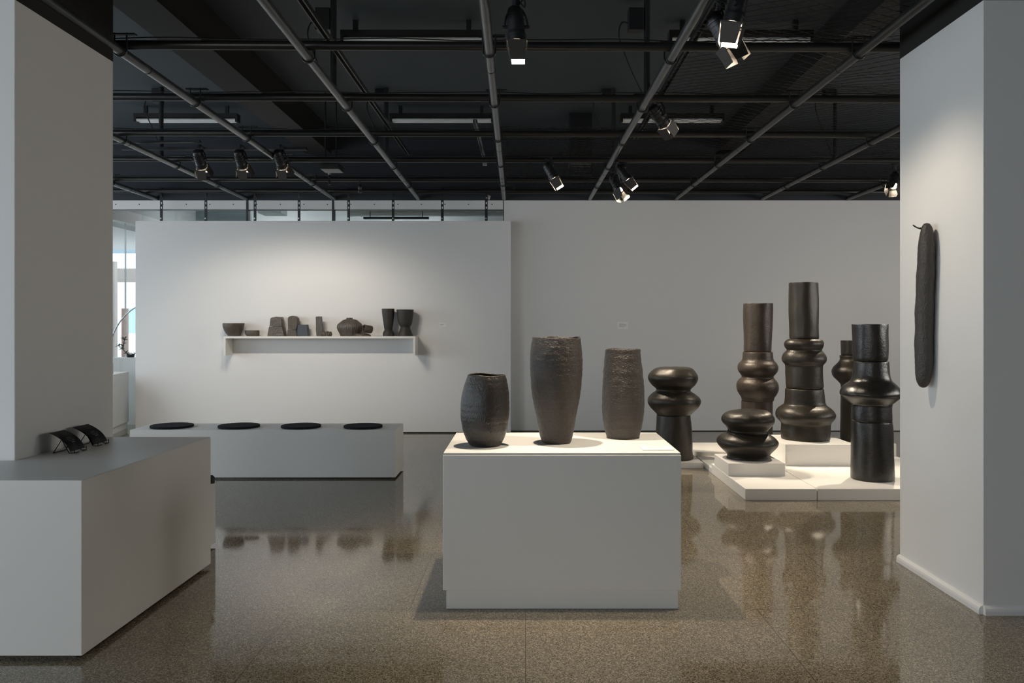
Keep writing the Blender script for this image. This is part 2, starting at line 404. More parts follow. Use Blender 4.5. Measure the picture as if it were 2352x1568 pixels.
# lengthwise strut and lamp tracks
def channel(name, lab, cat, p, q, w, h, m, group=None):
    p, q = Vector(p), Vector(q); t = (q - p).normalized(); u = t.cross(Vector((0, 0, 1))).normalized()
    bm = bmesh.new()
    for s in (-1, 1):
        a = u * (s * w / 2)
        vs = []
        for e_ in (p, q):
            for (du, dz) in ((-.004, 0), (.004, 0), (.004, h), (-.004, h)): vs.append(bm.verts.new(e_ + a + u * du + Vector((0, 0, dz))))
        for f in ((0, 1, 2, 3), (7, 6, 5, 4), (0, 4, 5, 1), (1, 5, 6, 2), (2, 6, 7, 3), (3, 7, 4, 0)): bm.faces.new([vs[i] for i in f])
    vs = []
    for e_ in (p, q):
        for (du, dz) in ((-w / 2, h - .006), (w / 2, h - .006), (w / 2, h), (-w / 2, h)): vs.append(bm.verts.new(e_ + u * du + Vector((0, 0, dz))))
    for f in ((0, 1, 2, 3), (7, 6, 5, 4), (0, 4, 5, 1), (1, 5, 6, 2), (2, 6, 7, 3), (3, 7, 4, 0)): bm.faces.new([vs[i] for i in f])
    return tag(put(name, bm, m), lab, cat, group)
channel('ceiling_strut', 'grey steel strut running lengthwise above pipes left of centre', 'strut', (-1.46, 2.0, 3.6), (-1.46, 9.9, 3.6), .036, .036, DPIPE)
channel('lamp_track', 'black lamp track beside pipes that carries the right spotlight pair', 'lamp track', (1.13, 2.6, 3.40), (1.13, 8.2, 3.40), .034, .03, BLACKM)
channel('lamp_track', 'thin crosswise lamp track carrying the three left spotlights', 'lamp track', (X(280, 8.36), 8.36, 3.33), (X(705, 8.36), 8.36, 3.33), .034, .028, BLACKM)
channel('lamp_track', 'short pale-tipped track hanging below pipes near the centre', 'lamp track', (-.475, 7.5, 3.40), (-.475, 9.3, 3.40), .03, .03, DPIPE)
put('end_clip', B(-.50, -.45, 9.30, 9.34, 3.36, 3.43), GALV, bpy.data.objects['lamp_track.002'], bevel=.003)
channel('conduit', 'short dark conduit beside left column above the lamp track', 'conduit', (X(230, 8.0), 8.0, H(330, 8.0)), (X(460, 8.0), 8.0, H(327, 8.0)), .03, .02, DPIPE)

# fluorescent battens, unlit
FL = [(X(785, 6.9), 6.9, 'unlit fluorescent batten nearest, left of overhead spotlight'),
      (X(897, 9.6), 9.6, 'unlit white fluorescent tube in middle of the ceiling, back row'),
      (X(312, 9.6), 9.6, 'unlit white fluorescent tube at left near left column'),
      (X(1535, 6.9), 6.9, 'unlit fluorescent batten behind wire netting, near row right'),
      (X(1425, 9.6), 9.6, 'unlit fluorescent tube behind wire netting, back row right')]
for (x0, y, lab) in FL:
    o = thing('fluorescent_batten', lab, 'ceiling lamp', (x0 + .6, y, 3.92), 'fluorescent battens on the ceiling')
    bm = bmesh.new(); box(bm, x0, x0 + 1.24, y - .06, y + .06, 3.985, 4.03); box(bm, x0 + .1, x0 + .14, y - .02, y + .02, 4.03, ZC + .003); box(bm, x0 + 1.08, x0 + 1.12, y - .02, y + .02, 4.03, ZC + .003)
    put('housing', bm, DPIPE, o)
    for dy in (-.032, .032):
        put('tube', T([(x0 + .02, y + dy, 3.955), (x0 + 1.22, y + dy, 3.955)], .019, 14), TUBE, o, smooth=40)
    for xx in (x0, x0 + 1.215): put('tube_holder', B(xx, xx + .025, y - .055, y + .055, 3.93, 3.985), DPIPE, o)

# wire netting laid over the pipes at the right
def netting():
    cu = bpy.data.curves.new('wire_netting', 'CURVE'); cu.dimensions = '3D'; cu.bevel_depth = 0.0017; cu.bevel_resolution = 0
    wx, wy = .075, .045
    ox, oy = 3.0, 7.0
    def line(x, xa, ya, yb_, ph):
        n = int((yb_ - ya) / wy); sp = cu.splines.new('POLY'); sp.points.add(n)
        for j in range(n + 1):
            yy = ya + j * wy; xx = x + (wx / 2 if (j + ph) % 2 else -wx / 2) * 0.98
            ph_ = (yy - 5.25) / 1.21 * PI
            z = tz + .047 + .03 * noise.noise(Vector((xx * .8, yy * .8, 0))) - .05 * abs(math.sin(ph_)) * (0.6 + noise.noise(Vector((xx * .5, yy * .5, 3)))) + .012 * noise.noise(Vector((xx * 5, yy * 5, 1)))
            jx = .012 * noise.noise(Vector((xx * 3, yy * 3, 7)))
            sp.points[j].co = (xx + jx - ox, yy + .01 * noise.noise(Vector((xx * 3, yy * 3, 9))) - oy, max(z, tz + .033 if abs(math.sin(ph_)) < .12 else 0) - tz, 1)
    i = 0; x = -.30
    while x < 6.1:
        edge = .05 * noise.noise(Vector((x * 2, 0, 0)))
        if 2.31 < x < 3.33: line(x, x, 5.10, 11.0, i)
        elif x > 1.12: line(x, x, 3.4, 11.0, i)
        else: line(x, x, 7.55 + edge - .02 * (i % 2), 10.6 + .2 * noise.noise(Vector((x * 3, 1, 0))), i)
        i += 1; x += wx
    o = bpy.data.objects.new('wire_netting', cu); C.objects.link(o); o.location = (ox, oy, tz)
    cu.materials.append(NETM)
    me = bpy.data.meshes.new_from_object(o.evaluated_get(bpy.context.evaluated_depsgraph_get()))
    bpy.data.objects.remove(o); me.name = 'wire_netting'
    o = bpy.data.objects.new('wire_netting', me); C.objects.link(o); o.location = (ox, oy, tz); o['kind'] = 'stuff'
    return o
tag(netting(), 'black diamond wire netting spread over the ceiling pipes at right', 'netting')

# bits hanging at the back
o = thing('ceiling_speaker', 'flat black loudspeaker box hanging among pipes, left of centre', 'speaker', (X(757, 8.95), 9.05, H(388, 8.95)))
put('cabinet', B(X(735, 8.95), X(778, 8.95), 8.95, 9.2, H(388, 8.95), H(374, 8.95)), BLACKM, o, bevel=.006)
bm = bmesh.new(); tube(bm, [(X(745, 9), 9.05, H(374, 9)), (X(745, 9), 9.05, ZC)], .008, 8); tube(bm, [(X(770, 9), 9.05, H(374, 9)), (X(770, 9), 9.05, ZC)], .008, 8)
put('hanger', bm, BLACKM, o)
o = thing('lamp_holder', 'small silver and black lamp holder under rear crosswise pipe', 'lamp holder', at(757, 395, 10.05))
put('sleeve', T([at(757, 392, 10.05), at(757, 402, 10.05)], .022, 14), GALV, o, smooth=40)
put('socket', T([at(757, 402, 10.05), at(757, 424, 10.05)], .018, 14), BLACKM, o, smooth=40)
put('cable', T(spline([tuple(at(757, 420, 10.05)), tuple(at(750, 424, 10.05)), tuple(at(768, 428, 10.05)), tuple(at(779, 420, 10.05)), tuple(at(800, 425, 10.0)), tuple(at(812, 423, 10.0))], 6), .004, 6), BLACKR, o, smooth=40)
o = thing('pendant_socket', 'black bulb socket hanging alone from the rear crosswise pipe', 'lamp holder', at(827, 443, 10.05))
put('cord', T([at(827, 413, 10.05), at(827, 424, 10.05)], .006, 8), BLACKM, o)
bm = bmesh.new(); p = at(827, 433, 10.05)
lathe(bm, spline([(.012, p.z - .055, p.x), (.026, p.z - .045, p.x), (.024, p.z - .015, p.x), (.028, p.z + .02, p.x), (.018, p.z + .05, p.x), (.008, p.z + .055, p.x)], 4), p.y, 16)
put('socket', bm, BLACKM, o, smooth=50)
bm = bmesh.new(); p = at(1124, 453, 11.05)
p.x -= .02
vs = [bm.verts.new(p + Vector(q)) for q in ((-.035, 0, -.01), (.02, 0, -.035), (.04, .01, .02), (-.015, .01, .045))]; bm.faces.new(vs)
bmesh.ops.solidify(bm, geom=bm.faces[:], thickness=.003)
tag(put('paper_tag', bm, CARD), 'small pale tag dangling beside the last slotted strap', 'tag')
o = thing('ceiling_vent', 'dark square ceiling vent behind netting, right of centre', 'vent', (X(1334, 9.9), 9.9, 3.6))
bm = bmesh.new(); xa, xb = X(1308, 9.9), X(1360, 9.9)
box(bm, xa, xb, 9.9, 10.2, H(375, 9.9) + .0, ZC)
put('duct', bm, BLACKM, o)
bm = bmesh.new()
for j in range(6): box(bm, xa, xb, 9.88, 9.9, H(402, 9.9) + .0 + j * .022, H(402, 9.9) + .012 + j * .022)
box(bm, xa, xa + .01, 9.88, 9.9, H(402, 9.9), H(375, 9.9)); box(bm, xb - .01, xb, 9.88, 9.9, H(402, 9.9), H(375, 9.9)); box(bm, xa, xb, 9.885, 9.92, H(375, 9.9), H(375, 9.9) + .01)
put('grille', bm, BLACKM, o)
tag(put('coiled_wire', T(spline([tuple(at(1120, 434, 11.05)), tuple(at(1150, 430, 11.05)), tuple(at(1180, 434, 11.05)), tuple(at(1183, 430, 11.05)), tuple(at(1165, 426, 11.0)), tuple(at(1150, 432, 11.0))], 6), .006, 6), PIPE, smooth=40),
    'loose loop of pale wire at back end of central pipe', 'wire')

# ================================================================== SPOTLIGHTS
def spot(lab, P, aim, top, energy, size=62, doors=(22, 22, 22, 22), roll=0.0, color=(1.0, 0.86, 0.67), group='barn-door spotlights', lit=True, soft=.035, dsz=.105, blend=.6):
    P, aim = Vector(P), Vector(aim); b = (aim - P).normalized()
    up = Vector((0, 0, 1)); a = b.cross(up)
    a = Vector((1, 0, 0)) if a.length < .12 else a.normalized()
    w = a.cross(b).normalized()                         # completes the lamp's own frame
    L0 = P + b * .085
    M = Matrix((( a.x, w.x, -b.x, L0.x), (a.y, w.y, -b.y, L0.y), (a.z, w.z, -b.z, L0.z), (0, 0, 0, 1)))
    Rz = Matrix.Rotation(roll, 4, 'Z')
    o = thing('spotlight', lab, 'spotlight', P, group)
    bm = bmesh.new()
    prof = spline([(.010, .205, 0), (.030, .200, 0), (.042, .185, 0), (.047, .150, 0), (.050, .110, 0), (.0505, .060, 0), (.054, .045, 0), (.055, .0, 0)][::-1], 4)
    lathe(bm, prof, 0, 32)
    for zz in (.150, .125, .09, .03):
        rr = .051 if zz > .05 else .0565
        lathe(bm, [(rr - .004, zz - .004, 0), (rr + .002, zz - .004, 0), (rr + .002, zz + .004, 0), (rr - .004, zz + .004, 0)], 0, 32, cap0=False, cap1=False)
    bm.transform(M); put('body', bm, BLACKM, o, smooth=40)
    bm = bmesh.new(); lathe(bm, [(.047, -.002, 0), (.047, .003, 0)], 0, 28); bm.transform(M)
    put('lens', bm, BULB if lit else TUBE, o, smooth=30)
    bm = bmesh.new()                                     # square front frame
    for (x0, x1, y0, y1) in ((-.062, .062, .05, .062), (-.062, .062, -.062, -.05), (-.062, -.05, -.05, .05), (.05, .062, -.05, .05)): box(bm, x0, x1, y0, y1, -.010, -.004)
    bm.transform(M @ Rz); put('front_frame', bm, DOORM, o)
    for k in range(4):                                   # hinged flaps
        bm = bmesh.new(); al = math.radians(doors[k])
        n = 1
        wa, wb = .054, .043
        pts = [(-wa, 0), (wa, 0), (wb, dsz), (-wb, dsz)]
        vs = [bm.verts.new((x, .060 + h * math.sin(al) + th * math.cos(al), -.010 - h * math.cos(al) + th * math.sin(al))) for th in (0, .002) for x, h in pts]
        for f in ((3, 2, 1, 0), (4, 5, 6, 7), (0, 1, 5, 4), (1, 2, 6, 5), (2, 3, 7, 6), (3, 0, 4, 7)): bm.faces.new([vs[i] for i in f])
        bm.transform(M @ Rz @ Matrix.Rotation(k * PI / 2, 4, 'Z')); put('barn_door', bm, DOORM, o)
    bm = bmesh.new()                                     # yoke: half hoop on the tilt axis
    yu = (up - b * 0).normalized()
    pts = [P + a * (.066 * math.cos(t)) + yu * (.115 * max(0, math.sin(t))) for t in [PI * j / 16 for j in range(17)]]
    tube(bm, pts, .006, 8); tube(bm, [P + a * .045, P + a * .078], .011, 10); tube(bm, [P - a * .045, P - a * .078], .011, 10)
    put('yoke', bm, BLACKM, o, smooth=40)
    st = P + up * .115
    bm = bmesh.new(); tube(bm, [st, (st.x, st.y, top)], .013, 12); tube(bm, [st, st + up * .045], .022, 14)
    put('stem', bm, BLACKM, o, smooth=40)
    bm = bmesh.new(); box(bm, st.x - .03, st.x + .03, st.y - .02, st.y + .02, top - .04, top + .004); put('track_adapter', bm, BLACKM, o, bevel=.004)
    q0 = P - b * .10; pts = spline([tuple(q0), tuple(q0 + up * .06 + a * .05), tuple(st + a * .05), tuple(st + up * .04 + a * .012)], 6)
    put('cable', T(pts, .0045, 6), BLACKR, o, smooth=40)
    if lit:
        ld = bpy.data.lights.new('spot_beam', 'SPOT'); ld.energy = energy; ld.color = color; ld.spot_size = math.radians(size); ld.spot_blend = blend; ld.shadow_soft_size = soft
        lo = bpy.data.objects.new('spot_beam', ld); C.objects.link(lo); lo.parent = o
        lo.location = b * .097; lo.rotation_euler = b.to_track_quat('-Z', 'Y').to_euler()
    return o
K = 4.5
D1 = (-14, -10, -8, -10)
spot('overhead barn-door spotlight hanging alone at top centre', (-.055, 4.6, 3.215), (.10, 4.62, .82), ZC, 66 * K, 95, (-10, -12, -6, -12))
spot('upper spotlight of the large pair at top right', (1.135, 4.28, 3.20), (.62, 4.52, .82), 3.395, 46 * K, 95, (-6, -10, -4, -10), roll=.1)
spot('lower spotlight of the large pair, tilted to the right', (1.135, 4.62, 3.20), (2.42, 4.60, .75), 3.395, 15 * K, 95, (7, 2, -3, 2), roll=.25)
spot('dark spotlight under crosswise pipe between netting and track, aimed away', (1.125, 6.70, 3.245), (3.3, 8.2, 0.9), 3.395, 24 * K, 90, (0, -6, 0, -6))
spot('lone small lit spotlight at the back, left of lengthwise pipe', (.28, 8.8, 3.18), (1.65, 8.45, .75), tz - .035, 38 * K, 90, (-6, -8, -2, -8))
spot('right lamp of the small back spotlight pair', (1.10, 8.92, 3.18), (2.75, 8.45, 1.0), tz - .035, 60 * K, 90, (-6, -8, -2, -8))
spot('left lamp of the small back spotlight pair, flaps wide open', (.985, 8.66, 3.03), (2.1, 7.60, .35), tz - .035, 45 * K, 90, (6, 4, 4, 4))
spot('bright lamp at far right beside right column, facing the viewer', (4.17, 9.0, 3.13), (2.75, 7.45, .35), tz, 85 * K, 60, (8, 2, 2, 2), blend=.9)
spot('leftmost of the three track spotlights on the left', (X(458, 8.36), 8.36, 3.225), (-3.50, 11.0, .72), 3.325, 70, 84, (0, 16, 14, 16), color=(1.0, .90, .77), soft=.02)
spot('middle one of the three track spotlights on the left', (X(552, 8.36), 8.36, 3.225), (-2.95, 11.0, .72), 3.325, 64, 84, (0, 16, 14, 16), color=(1.0, .90, .77), soft=.02)
spot('rightmost of the three track spotlights on the left', (X(643, 8.36), 8.36, 3.225), (-2.30, 11.0, .70), 3.325, 42, 84, (0, 16, 14, 16), color=(1.0, .90, .77), soft=.02)

# ================================================================== HANGING PANEL + SHELF
YP = 11.0
px0, px1 = X(311, YP), X(1173, YP); pzt = H(507, YP)
o = thing('display_panel', 'large white hanging display panel with the shelf of pots', 'display panel', ((px0 + px1) / 2, YP + .03, 0))
put('board', B(px0, px1, YP, YP + .07, .016, pzt), WHITE, o, bevel=.002)
put('shadow_gap_strip', B(px0 + .02, px1 - .02, YP + .012, YP + .06, 0, .016), BLACKM, o)  # black strip stands in for the shade in the gap below the board
ORD = ['first', 'second', 'third', 'fourth', 'fifth', 'sixth', 'seventh', 'eighth']
for i, p in enumerate((371, 473, 586, 687, 801, 903, 1016, 1117)):
    x = X(p, YP + .03)
    o = thing('slotted_strap', 'black slotted hanging strap above white panel, %s from the left' % ORD[i], 'strap', (x, YP + .03, pzt), 'slotted straps holding the panel')
    bm = bmesh.new()
    zt = H(440, YP + .03)
    # flat strap with slots: two rails and rungs
    for s in (-1, 1): box(bm, x + s * .013 - .006, x + s * .013 + .006, YP + .025, YP + .031, pzt - .001, zt - .06)
    zz = pzt
    while zz < zt - .10:
        box(bm, x - .008, x + .008, YP + .0255, YP + .0305, zz, zz + (.17 if zz == pzt else .035)); zz += (.20 if zz == pzt else .065)
    put('strap', bm, BLACKM, o)
    bm = bmesh.new(); box(bm, x - .016, x + .016, YP + .015, YP + .045, zt - .075, zt + .06); tube(bm, [(x - .035, YP + .03, zt - .03), (x + .03, YP + .03, zt - .03)], .008, 8)
    put('clamp', bm, BLACKM, o, bevel=.003)
    put('bolt', T([(x - .004, YP + .012, H(501, YP)), (x - .004, YP + .026, H(501, YP))], .011, 10), GALV, o, smooth=40)
tag(put('wall_label', B(X(1008, YP), X(1025, YP), YP - .005, YP - .0003, H(750, YP), H(741, YP)), CARD), 'small white caption card on panel right of shelf', 'wall label')
o = bpy.data.objects['wall_label']
bm = bmesh.new()
for j in range(3): box(bm, X(1010, YP), X(1010 + (11, 9, 6)[j], YP), YP - .0062, YP - .005, H(744.6 + j * 1.4, YP), H(744.0 + j * 1.4, YP))
put('printed_text', bm, INK, o)
yb2 = YB
o = tag(put('wall_label', B(X(1418, yb2), X(1443, yb2), yb2 - .006, yb2 - .0003, H(755, yb2), H(739, yb2)), CARD), 'square white caption card on bare back wall', 'wall label')
bm = bmesh.new()
for j in range(6):
    yy = 742.5 + j * 1.5
    box(bm, X(1422, yb2), X(1422 + (8, 16, 17, 17, 16, 12)[j], yb2), yb2 - .0072, yb2 - .006, H(yy + .7, yb2), H(yy, yb2))
put('printed_text', bm, INK, o)

# shelf
ys0, ys1 = 10.735, YP
xs0, xs1 = X(513, ys0), X(954, ys0)
zt = 1.342; th = .029
o = thing('wall_shelf', 'long white floating shelf with side panels on hanging panel', 'shelf', ((xs0 + xs1) / 2, ys0, 1.08))
put('board', B(xs0, xs1, ys0, ys1, zt - th, zt), PLINTH, o, bevel=.0015)
for (a, b_) in ((xs0, xs0 + .03), (xs1 - .03, xs1)):
    put('side_panel', B(a, b_, ys0, ys1, 1.082, zt - th), PLINTH, o, bevel=.0015)

# objects on the shelf (measured from two enlarged crops)
yc = 10.865; SC = 7.84
A1 = lambda rows, d=yc, zb=zt: rows_from(SC, 480, 700, rows, d, zb)
A2 = lambda rows, d=yc, zb=zt: rows_from(SC, 760, 690, rows, d, zb)
def pot(name, lab, cat, rings, m, thick, wob, seed, part='body', d=yc, grp='dark ceramics on the white shelf', lip=None):
    o = thing(name, lab, cat, (rings[0][2], d, rings[0][1]), grp)
    vessel(part, rings, d, m, o, thick, wob, seed, seg=48)
    return o
g = 'dark ceramics on the white shelf'
o = tag(vessel('bowl', A1([(330, 268, 637), (345, 264, 637), (375, 264, 630), (420, 274, 618), (480, 300, 592), (520, 326, 578), (545, 348, 575), (555, 350, 572)]), 10.852, SMALLC, None, .008, .003, 1, seg=56), 'wide dark footed bowl at left end of shelf', 'bowl', g)
o = tag(vessel('shallow_dish', A1([(460, 650, 900), (480, 648, 904), (510, 650, 906), (535, 660, 905), (552, 680, 900)]), yc, SMALLC, None, .007, .003, 2, seg=48, depth=.8), 'low dark oval dish just right of the wide bowl', 'dish', g)
def slab(name, pts, d0, d1, m, parent, ox, oy, sc=SC, d=yc, wob=.004, taper=1.0, sub=3, zb=None):
    """rounded clay block: traced outline given real depth, softly swollen and roughened"""
    P = [(X(ox + x / sc, d), H(oy + y / sc, d)) for x, y in pts]
    if zb is not None:
        mz = min(p[1] for p in P); P = [(x, z + (zb - mz)) for x, z in P]
    bm = bmesh.new(); n = len(P); cx = sum(p[0] for p in P) / n; cz = sum(p[1] for p in P) / n
    layers = [(d0, .96), (d0 + (d1 - d0) * .10, 1.0), (d0 + (d1 - d0) * .5, 1.0), (d0 + (d1 - d0) * .90, 1.0), (d1, .96)]
    # denser outline
    Q = []
    for i in range(n):
        a, b_ = P[i], P[(i + 1) % n]; kk = max(1, int(math.hypot(a[0] - b_[0], a[1] - b_[1]) / .016))
        for k in range(kk): Q.append((a[0] + (b_[0] - a[0]) * k / kk, a[1] + (b_[1] - a[1]) * k / kk))
    rings = []
    zmin = min(p[1] for p in P)
    for (yy, s) in layers:
        row = []
        for (x, z) in Q:
            nx, nz = cx + (x - cx) * s, max(zmin, cz + (z - cz) * s) if z > zmin + .002 else zmin
            dv = wob * noise.noise(Vector((nx * 25, yy * 25, nz * 25)))
            row.append(bm.verts.new((nx + dv, yy + dv, nz + (dv if z > zmin + .002 else 0))))
        rings.append(row)
    for a, b_ in zip(rings, rings[1:]):
        for k in range(len(Q)): bm.faces.new((a[k], a[(k + 1) % len(Q)], b_[(k + 1) % len(Q)], b_[k]))
    bm.faces.new(rings[0]); bm.faces.new(rings[-1][::-1])
    return put(name, bm, m, parent, smooth=45)
o = thing('stacked_sculpture', 'rugged two-piece stacked clay sculpture, left on shelf', 'sculpture', (X(637, yc), yc, zt), g)
slab('lower_block', [(1105, 382), (1340, 382), (1360, 440), (1385, 555), (1075, 555), (1090, 460)], yc - .07, yc + .07, SMALLR, o, 480, 700, zb=zt)
slab('upper_block', [(1113, 384), (1118, 320), (1128, 245), (1160, 222), (1230, 214), (1318, 218), (1330, 260), (1340, 384), (1230, 386)], yc - .065, yc + .065, SMALLR, o, 480, 700)
o = thing('stacked_sculpture', 'smooth round-topped two-piece clay block on shelf', 'sculpture', (X(673, yc), yc, zt), g)
slab('lower_block', [(1432, 440), (1590, 440), (1600, 500), (1602, 553), (1422, 553), (1426, 500)], yc - .05, yc + .06, SMALLC, o, 480, 700, zb=zt, wob=.002)
slab('upper_block', [(1437, 440), (1436, 240), (1450, 215), (1490, 200), (1520, 196), (1560, 205), (1600, 228), (1610, 250), (1606, 380), (1592, 442), (1520, 443)], yc - .05, yc + .06, SMALLC, o, 480, 700, wob=.002)
tag(slab('clay_block', [(1614, 346), (1780, 345), (1792, 440), (1805, 551), (1607, 551), (1608, 450)], yc - .06, yc + .05, SMALLB, None, 480, 700, zb=zt, wob=.002), 'small square blue-grey clay block beside round-topped piece', 'sculpture', g)
tag(slab('clay_slab', [(1926, 204), (1960, 198), (2028, 197), (2038, 330), (2055, 450), (2062, 551), (1938, 551), (1930, 380)], yc - .02, yc + .03, RIBM, None, 480, 700, zb=zt, wob=.003), 'upright narrow bark-textured clay slab in shelf middle', 'sculpture', g)
# crumpled little vessel: a low pinched cup with a hollow
bm = bmesh.new(); cxx = X(480 + 2110 / SC, 10.80)
prof = spline([(.050, zt, cxx), (.058, zt + .022, cxx), (.050, zt + .05, cxx), (.036, zt + .062, cxx), (.027, zt + .055, cxx), (.022, zt + .03, cxx), (.008, zt + .022, cxx)], 4)
lathe(bm, prof, 10.80, 56, .030, 4.2, .012)
for v in bm.verts: v.co.z = max(v.co.z, zt); v.co.x = cxx + (v.co.x - cxx) * 1.45
tag(put('pinched_vessel', bm, SMALLC, smooth=50), 'little crumpled dark clay vessel at foot of bark slab', 'vessel', g)
# ribbed gourd
bm = bmesh.new(); cxx = X(760 + 345 / SC, yc); zz0 = zt
rws = A2([(330, 300, 390), (345, 235, 450), (375, 190, 495), (420, 135, 550), (470, 112, 578), (520, 120, 570), (570, 145, 545), (625, 178, 520)])
prof = spline(rws, 6); R = []
for (r, z, xc) in prof:
    row = []
    for k in range(120):
        a = 2 * PI * k / 120
        rib = (.0030 * math.sin(a * 38 + 3 * noise.noise(Vector((z * 9, a * 2, 0)))) + .006 * noise.noise(Vector((math.cos(a) * 9, math.sin(a) * 9, z * 5)))) * min(1, r / .1) + .003 * noise.noise(Vector((a * 14, z * 30, 2)))
        row.append(bm.verts.new((xc + (r + rib) * math.cos(a), yc + (r + rib) * math.sin(a) * .62, z)))
    R.append(row)
for a, b_ in zip(R, R[1:]):
    for k in range(120): bm.faces.new((a[k], a[(k + 1) % 120], b_[(k + 1) % 120], b_[k]))
bm.faces.new(R[0][::-1]); bm.faces.new(R[-1]); ztop = R[-1][0].co.z
o = thing('ribbed_vessel', 'big ribbed gourd-like dark vessel on shelf', 'vessel', (cxx, yc, zt), g)
put('body', bm, RIBM, o, smooth=60)
bm = bmesh.new()
for j in range(9):
    a = j * .7; h = .012 + .008 * random.random(); x, yy = cxx - .01 + .035 * math.cos(a), yc + .02 * math.sin(a)
    tube(bm, [(x, yy, ztop - .006), (x + .004, yy, ztop + h)], [.012, .007], 7)
put('frayed_rim', bm, SMALLR, o, smooth=40)
# flat mound and the tipped cup lying on it
bm = bmesh.new(); cxx = X(760 + 550 / SC, 10.80)
lathe(bm, spline([(.130, zt, cxx), (.132, zt + .008, cxx), (.100, zt + .028, cxx), (.05, zt + .036, cxx), (.01, zt + .038, cxx)], 4), 10.80, 48, .012, 9.1, .003, sy=.45)
for v in bm.verts: v.co.z = max(v.co.z, zt)
mound = tag(put('clay_slab', bm, SMALLR, smooth=50), 'flat torn clay piece lying before the ribbed gourd', 'sculpture', g)
bm = bmesh.new()
prof = [(.048, 0, 0), (.052, .006, 0), (.053, .06, 0), (.054, .115, 0), (.052, .118, 0), (.044, .116, 0), (.042, .06, 0), (.040, .012, 0), (.01, .010, 0)]
lathe(bm, prof, 0, 40, .001, 3)
ax = Vector((-.80, -.58, .16)).normalized(); q = ax.to_track_quat('Z', 'X').to_matrix().to_4x4()
cp = Vector((X(760 + 735 / SC, 10.81), 10.800, zt + .088))
bm.transform(Matrix.Translation(cp) @ q)
tag(put('tipped_cup', bm, SMALLC, smooth=40), 'small dark cup lying tipped toward the left by gourd', 'cup', g)
tag(vessel('goblet', A2([(150, 918, 1143), (250, 925, 1140), (400, 945, 1125), (480, 957, 1111), (520, 965, 1104), (535, 963, 1107), (560, 947, 1125), (590, 937, 1136), (622, 935, 1140)]), yc, CUPM, None, .007, .0, 1, seg=56), 'tall narrow waisted goblet near right end of shelf', 'goblet', g)
tag(vessel('goblet', A2([(164, 1183, 1490), (250, 1190, 1483), (350, 1203, 1470), (420, 1222, 1455), (462, 1247, 1433), (480, 1255, 1425), (500, 1252, 1428), (540, 1235, 1442), (580, 1215, 1458), (621, 1198, 1480)]), yc, CUPM, None, .007, .0, 1, seg=56), 'wide waisted goblet at right end of shelf', 'goblet', g)

# ================================================================== CENTRE PLINTH + VASES
o = thing('plinth', 'large white box plinth with three vases in the centre', 'plinth', (.19, 4.59, 0))
pz = .825
put('toe_base', B(-.418, .806, 4.205, 4.97, 0, .102), PLINTH, o, bevel=.002)
put('cabinet', B(-.435, .819, 4.19, 4.983, .102, pz - .012), PLINTH, o, bevel=.003)
put('top_panel', B(-.432, .816, 4.194, 4.98, pz - .0105, pz), PLINTH, o, bevel=.0015)
bm = bmesh.new(); box(bm, -.431, .815, 4.196, 4.978, pz - .0118, pz - .0106)
put('joint', bm, BLACKR, o)
def bigvase(lab, rows, sc, ox, oy, d, m, thick, wob, seed, rimw=0):
    r = rows_from(sc, ox, oy, rows, d, pz)
    out = spline(r, 8); top = out[-1]
    inner = [(max(.004, a - thick), z, xc) for (a, z, xc) in out if z > out[0][1] + thick * 1.5][::-1]
    prof = [(out[0][0] * .9, out[0][1] + .0, out[0][2])] + out[1:] + [(top[0] - thick * .3, top[1] + .003, top[2]), (top[0] - thick * .75, top[1] + .002, top[2])] + inner
    bm = bmesh.new(); R = lathe(bm, prof, d, 110, wob, seed, wob * .45)
    zt_, zb_ = top[1], pz
    for v in bm.verts:                                   # uneven rim, coil ridges, flat foot
        q = (v.co.z - zb_) / (zt_ - zb_)
        if q > .9: v.co.z += rimw * noise.noise(Vector((v.co.x * 9, v.co.y * 9, seed))) * (q - .9) / .1
        rad = Vector((v.co.x - top[2], v.co.y - d, 0))
        if rad.length > .01:
            rid = .0016 * noise.noise(Vector((seed, 0, v.co.z * 55))) * min(1, q * 8)
            v.co += rad.normalized() * rid
        v.co.z = max(v.co.z, pz)
    return tag(put('ceramic_vase', bm, m, smooth=60), lab, 'vase', 'dark vases on the centre plinth')
bigvase('shortest rounded black-brown vase at left of the centre plinth', [(162, 268, 950), (230, 243, 972), (300, 219, 984), (400, 190, 1002), (500, 167, 1012), (600, 150, 1018), (700, 142, 1020), (800, 139, 1020), (900, 142, 1012), (1000, 152, 1000), (1100, 170, 985), (1200, 197, 960), (1300, 235, 925), (1380, 280, 885), (1430, 330, 862), (1455, 362, 850)],
        7.84, 1040, 840, 4.457, VASED, .010, .0022, 3.3, .008)
bigvase('tallest rough textured brown vase in the middle of the plinth', [(92, 131, 770), (140, 124, 776), (200, 112, 783), (270, 104, 790), (330, 100, 795), (420, 99, 799), (480, 100, 798), (580, 106, 797), (700, 114, 790), (800, 124, 781), (900, 139, 766), (1000, 160, 745), (1100, 180, 726), (1200, 198, 707), (1300, 215, 690), (1380, 230, 675), (1440, 248, 660), (1475, 266, 648), (1500, 280, 640)],
        5.806, 1200, 760, 4.56, VASEM, .010, .004, 7.1, .012)
bigvase('slender brown vase at right of the plinth behind its label', [(114, 105, 528), (160, 101, 531), (200, 97, 535), (300, 90, 545), (400, 83, 556), (500, 78, 563), (600, 74, 568), (700, 71, 570), (800, 70, 570), (880, 72, 566), (950, 78, 559), (1000, 84, 552), (1060, 94, 541), (1100, 104, 531), (1140, 118, 519), (1165, 122, 516), (1190, 130, 512)],
        5.226, 1370, 780, 4.76, VASEM, .010, .004, 11.7, .006)
